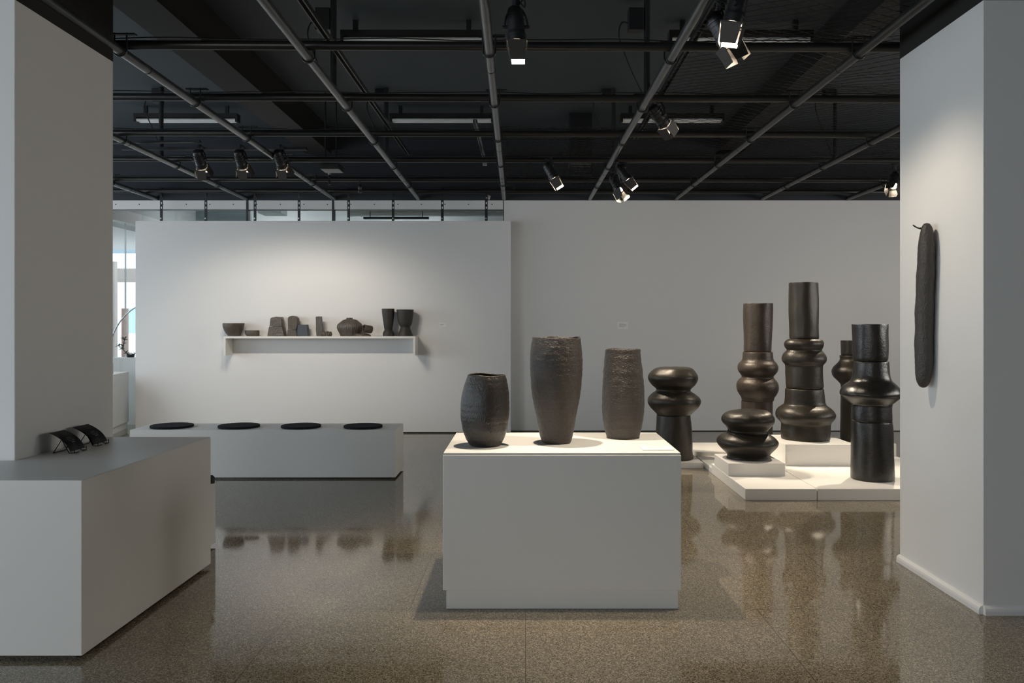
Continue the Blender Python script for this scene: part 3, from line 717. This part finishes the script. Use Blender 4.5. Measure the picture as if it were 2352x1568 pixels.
o = tag(put('plinth_label', B(.628, .797, 4.262, 4.385, pz, pz + .007), CARD, bevel=.0015), 'flat white caption plate on front right of plinth top', 'label')
bm = bmesh.new()
for j, w in enumerate((.085, .10, .07)): box(bm, .66, .66 + w, 4.345 - j * .022, 4.351 - j * .022, pz + .007, pz + .0075)
put('printed_text', bm, INK, o)

# ================================================================== TOTEM PLATFORM
hp = .098
def tile(lab, *a): return tag(put('platform_tile', B(*a), PLINTH, bevel=.003), lab, 'platform', 'white platform tiles under the totems')
tile('front left low white platform tile before the squat stacked form', 1.8765, 2.486, 6.80, 8.04, 0, hp)
tile('front right low white platform tile under the glossy totem', 2.493, 3.95, 6.80, 8.465, 0, hp)
tile('thin sunken white platform tile on the left edge', 1.8765, 2.486, 8.045, 8.76, 0, .055)
tile('rear left white platform tile behind the others', 1.885, 2.575, 8.765, 9.47, 0, hp)
tile('rear white platform tile behind the tall middle totem', 2.582, 3.20, 8.63, 9.2, 0, hp)
tile('low white tile under the mushroom-headed totem', 1.20, 1.852, 8.30, 8.92, 0, .062)
r1 = tag(put('riser', B(1.878, 2.403, 7.37, 7.92, hp, .2145), PLINTH, bevel=.003), 'small white riser block under the squat stacked form', 'riser', 'white risers under the totems')
r2 = tag(put('riser', B(2.58, 3.27, 7.91, 8.61, hp, .31), PLINTH, bevel=.003), 'large white riser block under the tallest totem', 'riser', 'white risers under the totems')
r3 = tag(put('riser', B(3.28, 3.945, 8.475, 9.0, 0, .23), PLINTH, bevel=.003), 'rear white riser block under the half-hidden totem', 'riser', 'white risers under the totems')

def totem(lab, px, d, zb, sections, sc, ox, oy, m, seed, wob=.010, group='stacked dark ceramic totems'):
    """stack of turned clay sections, top one first"""
    o = thing('totem_sculpture', lab, 'sculpture', (X(px, d), d, zb), group)
    n = len(sections)
    rs = [rows_from(sc, ox, oy, s, d, zb if i == n - 1 else None) for i, s in enumerate(sections)]
    for i in range(n):
        r = rs[i]
        if i < n - 1:                                    # rest on the section beneath, thin shadow joint
            zt_ = rs[i + 1][-1][1]; r[0] = (r[0][0], zt_ + .001, r[0][2])
        solid(('top_section', 'middle_section', 'base_section')[i] if n == 3 else (('head', 'stem')[i] if n == 2 else 'body'), r, d, m, o, wob, seed + i * 5, fine=wob * .18, edge=.010)
    return o
A_ = 925
totem('totem with double mushroom-like head on a flared stem', 1547, 8.57, .062, [
    [(328, 790, 1060), (334, 740, 1110), (352, 695, 1152), (400, 640, 1195), (445, 618, 1217), (490, 628, 1210), (540, 662, 1180), (580, 708, 1140), (600, 716, 1126), (620, 700, 1132), (645, 662, 1170), (690, 622, 1225), (730, 612, 1243), (770, 620, 1238), (820, 655, 1205), (860, 695, 1162), (890, 724, 1132), (898, 732, 1120)],
    [(900, 727, 1118), (910, 722, 1120), (1000, 714, 1130), (1100, 706, 1138), (1250, 698, 1148), (1360, 694, 1152), (1430, 693, 1156)]], 5.226, 1370, 780, TOTEM, 2.0, .010)
totem('brown totem with two bulges and a plain cylinder top, left', 1739, 8.86, hp, [
    [(68, 318, 578), (76, 315, 578), (130, 314, 578), (250, 315, 575), (400, 318, 572), (495, 320, 568), (508, 323, 564)],
    [(514, 314, 574), (545, 311, 578), (580, 307, 582), (602, 296, 595), (622, 276, 612), (645, 267, 623), (665, 265, 625), (690, 270, 620), (715, 286, 604), (738, 300, 585), (752, 297, 584), (768, 278, 597), (795, 258, 617), (830, 252, 627), (870, 258, 625), (910, 280, 608), (935, 295, 592), (964, 302, 586)],
    [(967, 300, 578), (980, 299, 577), (1100, 298, 577), (1270, 297, 578), (1380, 297, 578)]], 4.022, 1630, 680, TOTEMB, 21.0, .008)
totem('tallest totem of three sections on the large riser', 1850, 8.30, .31, [
    [(40, 177, 430), (48, 174, 433), (150, 174, 435), (300, 175, 437), (450, 178, 439), (535, 178, 440), (548, 184, 434)],
    [(556, 168, 452), (566, 150, 466), (585, 134, 477), (605, 129, 480), (632, 138, 473), (650, 150, 464), (660, 152, 463), (672, 142, 472), (690, 126, 486), (715, 114, 500), (740, 112, 505), (765, 118, 500), (788, 138, 482), (810, 145, 474), (900, 146, 478), (990, 147, 480), (1004, 156, 472)],
    [(1010, 156, 470), (1022, 142, 482), (1100, 138, 490), (1150, 132, 496), (1172, 108, 515), (1190, 83, 540), (1215, 62, 564), (1250, 52, 582), (1285, 62, 574), (1315, 90, 552), (1340, 105, 541), (1400, 104, 538), (1460, 105, 537), (1488, 108, 534)]], 4.019, 1770, 640, TOTEM, 33.0, .010)
totem('glossy black totem with one wide collar at front right', 2004, 7.245, hp, [
    [(58, 220, 501), (66, 218, 503), (200, 222, 503), (300, 227, 499), (340, 230, 497), (357, 236, 490)],
    [(363, 238, 506), (375, 235, 508), (430, 230, 512), (490, 222, 520), (525, 208, 534), (545, 185, 555), (570, 152, 580), (600, 130, 601), (630, 120, 609), (655, 130, 600), (680, 160, 575), (705, 195, 546), (722, 213, 531), (760, 213, 528), (840, 211, 527), (860, 216, 524)],
    [(866, 216, 529), (878, 212, 533), (1000, 208, 541), (1150, 207, 546), (1300, 207, 550), (1362, 209, 548)]], 3.647, 1900, 730, TOTEMK, 41.0, .008)
c = 226
totem('half-hidden totem standing behind the glossy black one', 1962, 8.72, .23, [
    [(188, c - 104, c + 104), (195, c - 106, c + 106), (250, c - 106, c + 106), (308, c - 105, c + 105)],
    [(313, c - 111, c + 111), (322, c - 113, c + 113), (345, c - 112, c + 112), (370, c - 125, c + 125), (410, c - 163, c + 163), (435, c - 176, c + 176), (455, c - 178, c + 178), (490, c - 168, c + 168), (530, c - 130, c + 130), (555, c - 110, c + 110), (580, c - 106, c + 106), (630, c - 106, c + 106)],
    [(636, c - 106, c + 106), (650, c - 107, c + 107), (800, c - 108, c + 108), (1030, c - 109, c + 109)]], 3.647, 1900, 730, TOTEM, 57.0, .006)
# squat form: one body with a twisted crease
o = thing('totem_sculpture', 'squat form of two fat lobes on the small riser', 'sculpture', (X(1718, 7.70), 7.70, .2145), 'stacked dark ceramic totems')
solid('body', rows_from(4.022, 1630, 680, [(1047, 320, 460), (1052, 255, 510), (1062, 195, 540), (1080, 150, 566), (1110, 122, 586), (1140, 116, 592), (1170, 128, 584), (1200, 155, 560), (1228, 176, 536), (1245, 176, 534), (1262, 160, 545), (1282, 122, 575), (1308, 90, 606), (1345, 77, 627), (1380, 92, 616), (1420, 128, 580), (1450, 160, 552), (1475, 171, 543), (1500, 168, 544)], 7.70, .2145), 7.70, TOTEM, o, .012, 71.3, fine=.002, edge=.010)

# pod on the right column face
xw = 2.37
o = thing('wall_pod', 'long dark pitted pod sculpture hung on right column', 'sculpture', (xw - .06, 4.64, 1.13))
rings = []
pts = [(.004, 2.086), (.022, 2.078), (.036, 2.05), (.045, 2.0), (.052, 1.93), (.055, 1.80), (.056, 1.65), (.0565, 1.5), (.056, 1.36), (.053, 1.26), (.046, 1.19), (.034, 1.155), (.020, 1.138), (.004, 1.132)]
bm = bmesh.new(); R = []
for (r, z) in spline(pts, 7):
    row = []
    cy_ = 4.625 - .020 * (z - 1.6) / .45 + .004 * math.sin(z * 9); r = max(r * .87, .002)
    for k in range(48):
        a = 2 * PI * k / 48; q = Vector((math.cos(a), math.sin(a), z * 9)); d = (.004 * noise.noise(q) + .0022 * noise.noise(q * 5)) * min(1, r / .03)
        row.append(bm.verts.new((xw - .0525 + (r + d) * math.cos(a) * .98, cy_ + (r + d) * math.sin(a) * 1.12, z)))
    R.append(row)
for a, b_ in zip(R, R[1:]):
    for k in range(48): bm.faces.new((a[k], a[(k + 1) % 48], b_[(k + 1) % 48], b_[k]))
bm.faces.new(R[0]); bm.faces.new(R[-1][::-1])
put('body', bm, POD, o, smooth=70)
yt = 4.62
put('stem', T(spline([(xw - .060, yt, 2.062), (xw - .085, yt - .005, 2.056), (xw - .112, yt - .01, 2.064), (xw - .128, yt - .01, 2.076)], 5), [.006] * 6 + [.0042] * 10, 8), POD, o, smooth=50)

# ================================================================== LEFT COUNTER
hc = .805
o = thing('reception_counter', 'large white reception counter wrapped around left column', 'counter', (-2.3, 4.2, 0))
foot = [(-3.75, 3.554), (-1.979, 3.554), (-1.947, 4.93), (-2.610, 4.93), (-2.610, 4.075), (-3.75, 4.075)]
put('body', prism(bmesh.new(), foot, .022, hc), PLINTH, o, bevel=.003)
put('plinth_base', prism(bmesh.new(), [(-3.72, 3.60), (-2.03, 3.60), (-2.0, 4.88), (-2.605, 4.88), (-2.605, 4.07), (-3.72, 4.07)], 0, .022), BLACKM, o)
o = thing('low_cabinet', 'low white cabinet peeking out behind the reception counter', 'cabinet', (-2.5, 5.26, 0))
put('body', B(-2.95, X(495, 5.41), 5.09, 5.41, .02, .445), PLINTH, o, bevel=.002)
put('plinth_base', B(-2.9, X(495, 5.41) - .04, 5.11, 5.39, 0, .02), BLACKM, o)
bm = bmesh.new(); xk, yk = X(484, 5.3), 5.3
lathe(bm, spline([(.026, .445, xk), (.026, .47, xk), (.024, .485, xk), (.014, .496, xk), (.003, .498, xk)], 4), yk, 24)
tag(put('black_cap', bm, BLACKR, smooth=50), 'black rounded cap on the low cabinet behind counter', 'cap')

# leaflet stands
BRO = bpy.data.materials.new('printed_black_leaflet'); BRO.use_nodes = True
nt = BRO.node_tree; b = nt.nodes['Principled BSDF']; b.inputs['Roughness'].default_value = .35
tc = nt.nodes.new('ShaderNodeTexCoord'); n1 = nt.nodes.new('ShaderNodeTexNoise'); n1.inputs['Scale'].default_value = 22; n1.inputs['Detail'].default_value = 3
nt.links.new(tc.outputs['Object'], n1.inputs['Vector'])
cr = nt.nodes.new('ShaderNodeValToRGB'); cr.color_ramp.elements[0].position = .45; cr.color_ramp.elements[0].color = (.008, .008, .010, 1); cr.color_ramp.elements[1].position = .8; cr.color_ramp.elements[1].color = (.05, .05, .055, 1)
nt.links.new(n1.outputs['Fac'], cr.inputs['Fac']); nt.links.new(cr.outputs['Color'], b.inputs['Base Color'])
LINK = mat('light_print', (.35, .35, .35), .5)
def sheet(u0, off):
    """curved leaflet profile: list of (x, z) from bottom to top"""
    pts = []
    for k in range(15):
        t = k / 14
        pts.append((-.008 - .042 * t - .072 * t * t + off[0], .014 + .128 * t - .028 * t * t + off[1]))
    return pts
def leaflet_stand(lab, x, y, extra):
    o = thing('leaflet_stand', lab, 'leaflet stand', (x, y, hc), 'wire leaflet stands on the counter')
    w = .145
    bm = bmesh.new(); r = .0028
    for s in (0, 1):                                     # two wire side frames, feet and front lip
        yy = y + (.015 if s == 0 else w - .015)
        tube(bm, [(x + .022, yy, hc + .024), (x + .024, yy, hc + .0035), (x - .006, yy, hc + .0035), (x - .045, yy, hc + .075), (x - .090, yy, hc + .0035)], r, 8)
    tube(bm, [(x - .090, y + .015, hc + .0035), (x - .090, y + w - .015, hc + .0035)], r, 8)
    tube(bm, [(x + .024, y + .015, hc + .0035), (x + .024, y + .055, hc + .0035)], r, 8)
    tube(bm, [(x + .024, y + w - .055, hc + .0035), (x + .024, y + w - .015, hc + .0035)], r, 8)
    tube(bm, [(x - .045, y + .015, hc + .075), (x - .045, y + w - .015, hc + .075)], r, 8)
    put('wire_frame', bm, BLACKM, o, smooth=40)
    for j in range(1 + extra):
        bm = bmesh.new(); P = sheet(0, (x + .016 - .009 * j, hc - .002 - .003 * j))
        y0, y1 = y + .002 * j, y + w + .004 * j
        a = [bm.verts.new((px_, y0, pz_)) for px_, pz_ in P]; c_ = [bm.verts.new((px_, y1, pz_)) for px_, pz_ in P]
        fs = [bm.faces.new((a[i], a[i + 1], c_[i + 1], c_[i])) for i in range(14)]
        bmesh.ops.solidify(bm, geom=fs, thickness=.002)
        lf = put('leaflet' if j == 0 else 'rear_leaflet', bm, BRO, o, smooth=40)
        if j == 0:
            bm = bmesh.new()
            for li, (k0, ya, yb_) in enumerate(((6, .045, .10), (7, .04, .11), (8, .055, .095), (5, .06, .09))):
                p, q = P[k0], P[k0 + 1]; d = Vector((q[0] - p[0], 0, q[1] - p[1])).normalized(); nn = Vector((d.z, 0, -d.x))
                n_ = 7
                for e_ in range(n_):
                    ys_ = y + ya + (yb_ - ya) * e_ / n_; p0 = Vector((p[0], 0, p[1])) + nn * .0016
                    vs = [bm.verts.new(p0 + d * u + Vector((0, ys_ + v, 0))) for u, v in ((0, 0), (.0035, 0), (.0035, .0045), (0, .0045))]
                    bm.faces.new(vs)
            put('printed_text', bm, LINK, lf)
    return o
leaflet_stand('nearer black leaflet stand on the counter by left column', -2.452, 4.275, 0)
leaflet_stand('farther black leaflet stand with two leaflets on the counter', -2.462, 4.53, 1)

# ================================================================== LONG BENCH WITH FELT PADS
o = thing('bench', 'long low white box bench before the hanging panel', 'bench', (-2.55, 8.0, 0))
bz = .4775
put('body', B(X(298, 7.732), X(908, 7.732), 7.732, 8.243, .016, bz), PLINTH, o, bevel=.003)
put('plinth_base', B(X(300, 7.732) + .02, X(906, 7.732) - .02, 7.75, 8.22, 0, .016), BLACKM, o)
PL = ['round black felt pad, leftmost of four on the bench', 'round black felt pad, second from left on the bench', 'round black felt pad, third from left on the bench', 'round black felt pad at right end of the bench']
for i, (px, py, hw) in enumerate(((395, 977.4, 46.8), (549, 977.6, 46), (691.5, 977.8, 44.5), (834, 978.2, 44))):
    d = (EYE - bz - .012) * F / (py - CY); r = hw * d / F; x = X(px, d)
    bm = bmesh.new()
    lathe(bm, [(r - .003, bz, x), (r, bz + .004, x), (r, bz + .018, x), (r - .004, bz + .022, x), (.03, bz + .022, x), (.012, bz + .0205, x), (.006, bz + .018, x)], d, 64, .001, i)
    for v in bm.verts: v.co.z = max(v.co.z, bz)
    tag(put('seat_pad', bm, FELT, smooth=40), PL[i], 'seat pad', 'black felt pads on the bench')

# ================================================================== BACK ROOM BEHIND THE GLASS
YR = 15.0
struct('wall_room_back', B(-6.25, 1.0, YR, YR + .12, 0, 3.9), GRAYW)
struct('wall_room_right', B(.6, .72, YB + .12, YR, 0, 3.9), GRAYW)
struct('ceiling_room', B(-6.4, 1.0, YB + .12, YR + .12, 3.75, 3.9), WHITE)
struct('reflection_box', B(X(450, 13.2), X(572, 13.2), 13.2, 13.35, 3.2, 3.75), mat('glass_reflection_tone', (.26, .30, .31), .6))  # added box, its blue-grey stands in for a reflection in the glass
# glass partition above / behind the hanging panel with its posts
bm = bmesh.new()
box(bm, -5.42, X(1157, YB), YB + .05, YB + .062, 0.03, H(481.5, YB))
struct('window_5', bm, GLASS)
bm = bmesh.new()
for p in (568, 765): box(bm, X(p - 2.5, YB), X(p + 2.5, YB), YB - .004, YB + .08, 0, H(460, YB))
box(bm, X(1155.5, YB), X(1157, YB), YB - .006, YB + .08, 0, H(460, YB))
struct('trim_posts', bm, BLACKM)
struct('trim_glass_edge', B(-6.25, X(1157, YB), YB - .003, YB + .07, H(482.6, YB), H(481.2, YB)), BLACKM)
# side glazing of the entrance with its header
zl, zh = EYE + 1.58, EYE + 1.72
struct('trim_side_header', B(-6.32, -6.20, YB + .12, YR, zl, zh + .05), WHITE)
struct('wall_side_upper', B(-6.30, -6.22, YB + .12, YR, zh + .05, 3.9), GRAYW)
bm = bmesh.new(); box(bm, -6.262, -6.25, YB + .12, YR, 0, zl); struct('window_6', bm, GLASS)
bm = bmesh.new(); ym = 6.25 * F / (CX - 289)
box(bm, -6.268, -6.244, ym - .003, ym + .003, 0, zl); struct('trim_mullion', bm, GALV)
# duct and lamp bar
yd = 13.0
o = thing('air_duct', 'shiny round air duct seen through glass above the panel', 'duct', (X(980, yd), yd, H(497, yd)))
rD = .17; zD = H(497, yd) + rD
put('duct', T([(X(804, yd), yd, zD), (.6, yd, zD)], rD, 40), GALV, o, smooth=40)
bm = bmesh.new()
for p in (806, 830, 848, 866, 962): tube(bm, [(X(p, yd), yd, zD), (X(p, yd) + .02, yd, zD)], rD + .006, 40)
put('seam_ring', bm, GALV, o, smooth=40)
for p in (850, 1040): put('hanger_rod', T([(X(p, yd), yd, zD + rD - .01), (X(p, yd), yd, 3.752)], .008, 8), BLACKM, o)
o = thing('lamp_bar', 'dark linear lamp bar just below the air duct', 'lamp bar', (X(910, 12.7), 12.71, H(503, 12.7)))
put('housing', B(X(835, 12.7), X(985, 12.7), 12.68, 12.74, H(503, 12.7), H(498, 12.7)), BLACKM, o)
for p in (850, 970): put('hanger_rod', T([(X(p, 12.7), 12.71, H(499, 12.7)), (X(p, 12.7), 12.71, 3.752)], .006, 8), BLACKM, o)
o = tag(put('ceiling_diffuser', B(X(592, 12.6), X(645, 12.6), 12.6, 12.95, H(489, 12.6), 3.752), GRAYW, bevel=.004), 'grey box unit behind glass above panel, left of duct', 'diffuser')
for xx in (-4.6, -2.2):
    struct('ceiling_room_light', B(xx - .6, xx + .6, 13.7, 14.1, 3.70, 3.75), ROOML)
# white cabinet and soap
o = thing('side_cabinet', 'white side cabinet with soap bottle beside left column', 'cabinet', (-5.9, 11.0, 0))
put('body', prism(bmesh.new(), [(-6.2, 10.3), (-5.512, 10.3), (-5.765, 11.58), (-6.2, 11.58)], .09, .815), PLINTH, o, bevel=.003)
put('plinth_base', prism(bmesh.new(), [(-6.2, 10.32), (-5.53, 10.32), (-5.775, 11.56), (-6.2, 11.56)], 0, .09), PLINTH, o)
xs, ysb = -5.735, 11.0
o = thing('soap_bottle', 'white soap bottle with black pump on side cabinet', 'bottle', (xs, ysb, .815))
bm = bmesh.new(); lathe(bm, spline([(.040, .815, xs), (.044, .82, xs), (.044, .95, xs), (.040, .968, xs), (.02, .978, xs), (.012, .985, xs)], 4), ysb, 28); put('bottle', bm, SOAPM, o, smooth=50)
bm = bmesh.new(); tube(bm, [(xs, ysb, .985), (xs, ysb, 1.005)], .018, 14); tube(bm, [(xs, ysb, 1.005), (xs, ysb, 1.035)], .006, 10); tube(bm, [(xs - .02, ysb, 1.037), (xs + .014, ysb, 1.037)], .010, 10)
put('pump', bm, BLACKR, o, smooth=40)
# low planter wall, plant
struct('wall_low_planter', B(-6.2, -5.2, 11.93, 12.15, 0.0, 1.005), mat('bright_white_paint', (.9, .9, .9), .5))
o = thing('potted_plant', 'straggly dark leafy plant on low wall behind glass', 'plant', (-5.93, 12.04, 1.005))
xpn = X(300, 12.04)
bm = bmesh.new(); lathe(bm, [(.05, 1.005, xpn), (.06, 1.05, xpn), (.055, 1.05, xpn), (.04, 1.03, xpn)], 12.04, 20); put('pot', bm, BLACKM, o, smooth=40)
st = spline([tuple(at(298, 815, 12.04)), tuple(at(288, 808, 12.03)), tuple(at(282, 800, 12.02)), tuple(at(284, 788, 12.0)), tuple(at(287, 778, 12.0))], 6)
bm = bmesh.new(); tube(bm, st, .006, 8)
st2 = spline([tuple(at(281, 803, 12.02)), tuple(at(276, 798, 12.0)), tuple(at(272, 794, 12.0))], 4); tube(bm, st2, .004, 6)
put('stem', bm, STEMM, o, smooth=40)
bm = bmesh.new(); rnd = random.Random(3)
def leaf(bm, p, d, l, w):
    d = d.normalized(); u = d.cross(Vector((.2, .3, 1))).normalized(); n_ = u.cross(d)
    a = [p, p + d * l * .35 + u * w + n_ * .004, p + d * l + n_ * -.01, p + d * l * .35 - u * w + n_ * .004, p + d * l * .45 - n_ * .006]
    v = [bm.verts.new(q) for q in a]
    for f in ((0, 1, 4), (1, 2, 4), (2, 3, 4), (3, 0, 4)): bm.faces.new([v[i] for i in f])
for i in range(46):
    ph = rnd.random() * 2 * PI
    if i < 20: p = Vector(st[int(len(st) * (.45 + .54 * rnd.random()))])
    elif i < 26: p = Vector(st2[-1])
    else: p = Vector((xpn + rnd.uniform(-.10, .10), 12.04 + rnd.uniform(-.03, .03), 1.04 + rnd.uniform(0, .03)))
    leaf(bm, p, Vector((math.cos(ph), math.sin(ph) * .6, rnd.uniform(-.2, .9))), rnd.uniform(.045, .085), .012)
put('foliage', bm, LEAFM, o)
# arc lamp whose arm sweeps behind the panel
ya = 11.74
o = thing('arc_lamp', 'steel arc lamp arm curving up behind the panel edge', 'floor lamp', (X(254, ya) - .02, ya, 0))
pts = spline([(-6.155, ya, .03), (-6.16, ya, .8), (X(250, ya) + .0, ya, H(812, ya)), (X(257, ya), ya, H(775, ya)), (X(272, ya), ya, H(744, ya)), (X(290, ya), ya, H(722, ya)), (X(311, ya), ya, H(706, ya)), (X(350, ya), ya, H(692, ya)), (X(390, ya), ya, H(700, ya)), (X(410, ya), ya, H(720, ya))], 6)
put('arm', T(pts, .011, 12), GALV, o, smooth=40)
bm = bmesh.new(); lathe(bm, [(.05, 0, -6.15), (.05, .03, -6.15), (.012, .035, -6.15)], ya, 24); put('base', bm, BLACKM, o, smooth=40)
e = pts[-1]; bm = bmesh.new(); lathe(bm, spline([(.10, e[2] - .10, e[0]), (.085, e[2] - .04, e[0]), (.03, e[2], e[0])], 4), ya, 24, cap0=False); put('lamp_shade', bm, GALV, o, smooth=50)

# ================================================================== STREET OUTSIDE THE SIDE GLASS
struct('ground_street', B(-40, -6.3, 11.4, 40, -.25, -.05), PAVE)
struct('canopy_outside', B(-14, -6.4, 12.0, 16.2, 3.02, 3.3), GRAYW)
def out(name, lab, px0, px1, y0, y1, d, m, t=.14):
    z0 = H(y1, d); return tag(put(name, B(X(px0, d), X(px1, d), d, d + t, max(-.05, z0), H(y0, d)), m), lab, 'building')
tag(put('facade_beam', B(X(200, 16.3), X(330, 16.3), 16.3, 16.5, H(580, 16.3), H(570, 16.3)), BLUEG), 'blue-grey beam across the top of outside view', 'beam')
out('tan_facade', 'tan building strip outside, left edge behind glass', 225, 263, 600, 2000, 19, TAN)
out('brown_facade', 'brownish building across the street behind glass', 262, 345, 616, 2000, 24, TAN)
out('white_facade', 'white wall across the street behind glass', 255, 345, 648, 2000, 23.5, PALE)
out('brick_pier', 'red-brown brick pier outside behind glass mullion', 279, 289, 708, 2000, 20, BRICK)
out('blue_facade', 'pale blue shopfront strip outside next to brick pier', 291, 345, 708, 2000, 22, BLUEG)
out('street_wall', 'pale low wall outside below blue shopfront', 225, 345, 765, 2000, 21.5, PALE)

# ================================================================== LIGHT
W = bpy.data.worlds.new('daylight'); S.world = W; W.use_nodes = True
bg = W.node_tree.nodes['Background']; bg.inputs['Color'].default_value = (.86, .935, 1.0, 1); bg.inputs['Strength'].default_value = 3.5
def area(name, loc, rot, sx, sy, e, col):
    l = bpy.data.lights.new(name, 'AREA'); l.shape = 'RECTANGLE'; l.size = sx; l.size_y = sy; l.energy = e; l.color = col
    o = bpy.data.objects.new(name, l); C.objects.link(o); o.location = loc; o.rotation_euler = rot; return o
SKY = (.62, .83, 1.0)
zmid, zh_ = (zs0 + zs1) / 2, zs1 - zs0
for (a, b_), e in zip(LW, (95, 45, 22)):
    area('window_daylight', (XL - .16, (a + b_) / 2, zmid), (0, -PI / 2, 0), zh_, b_ - a, e, SKY)
area('front_warm_fill', ((FW[0] + FW[1]) / 2, YF - .16, 1.8), (PI / 2, 0, 0), FW[1] - FW[0], 2.8, 62, (1.0, .80, .60))  # warm fill added behind the viewer, offsets the blue daylight on front faces
area('right_warm_fill', (XR + .16, 5.5, 2.3), (0, PI / 2, 0), 1.6, 5.0, 122, (1.0, .87, .72))  # made-up warm fill lifting the faces turned right and the back wall

# ================================================================== CAMERA
cd = bpy.data.cameras.new('camera'); cam = bpy.data.objects.new('camera', cd); C.objects.link(cam)
cam.location = (0, 0, EYE); cam.rotation_euler = (PI / 2, 0, 0)
cd.sensor_width = 36; cd.sensor_fit = 'HORIZONTAL'; cd.lens = 36 * F / 2352
cd.shift_x = (1176 - CX) / 2352; cd.shift_y = -(784 - CY) / 2352
cd.clip_start = .05; cd.clip_end = 200
S.camera = cam
vs = S.view_settings; S.display_settings.display_device = 'sRGB'
vs.view_transform = 'Standard'; vs.look = 'None'; vs.gamma = 1.0; vs.exposure = 0.0; vs.use_curve_mapping = False
cy = S.cycles; cy.use_denoising = True; cy.max_bounces = 8; cy.diffuse_bounces = 5; cy.glossy_bounces = 4; cy.transmission_bounces = 6
cy.sample_clamp_indirect = 6.0; cy.caustics_reflective = False; cy.caustics_refractive = False
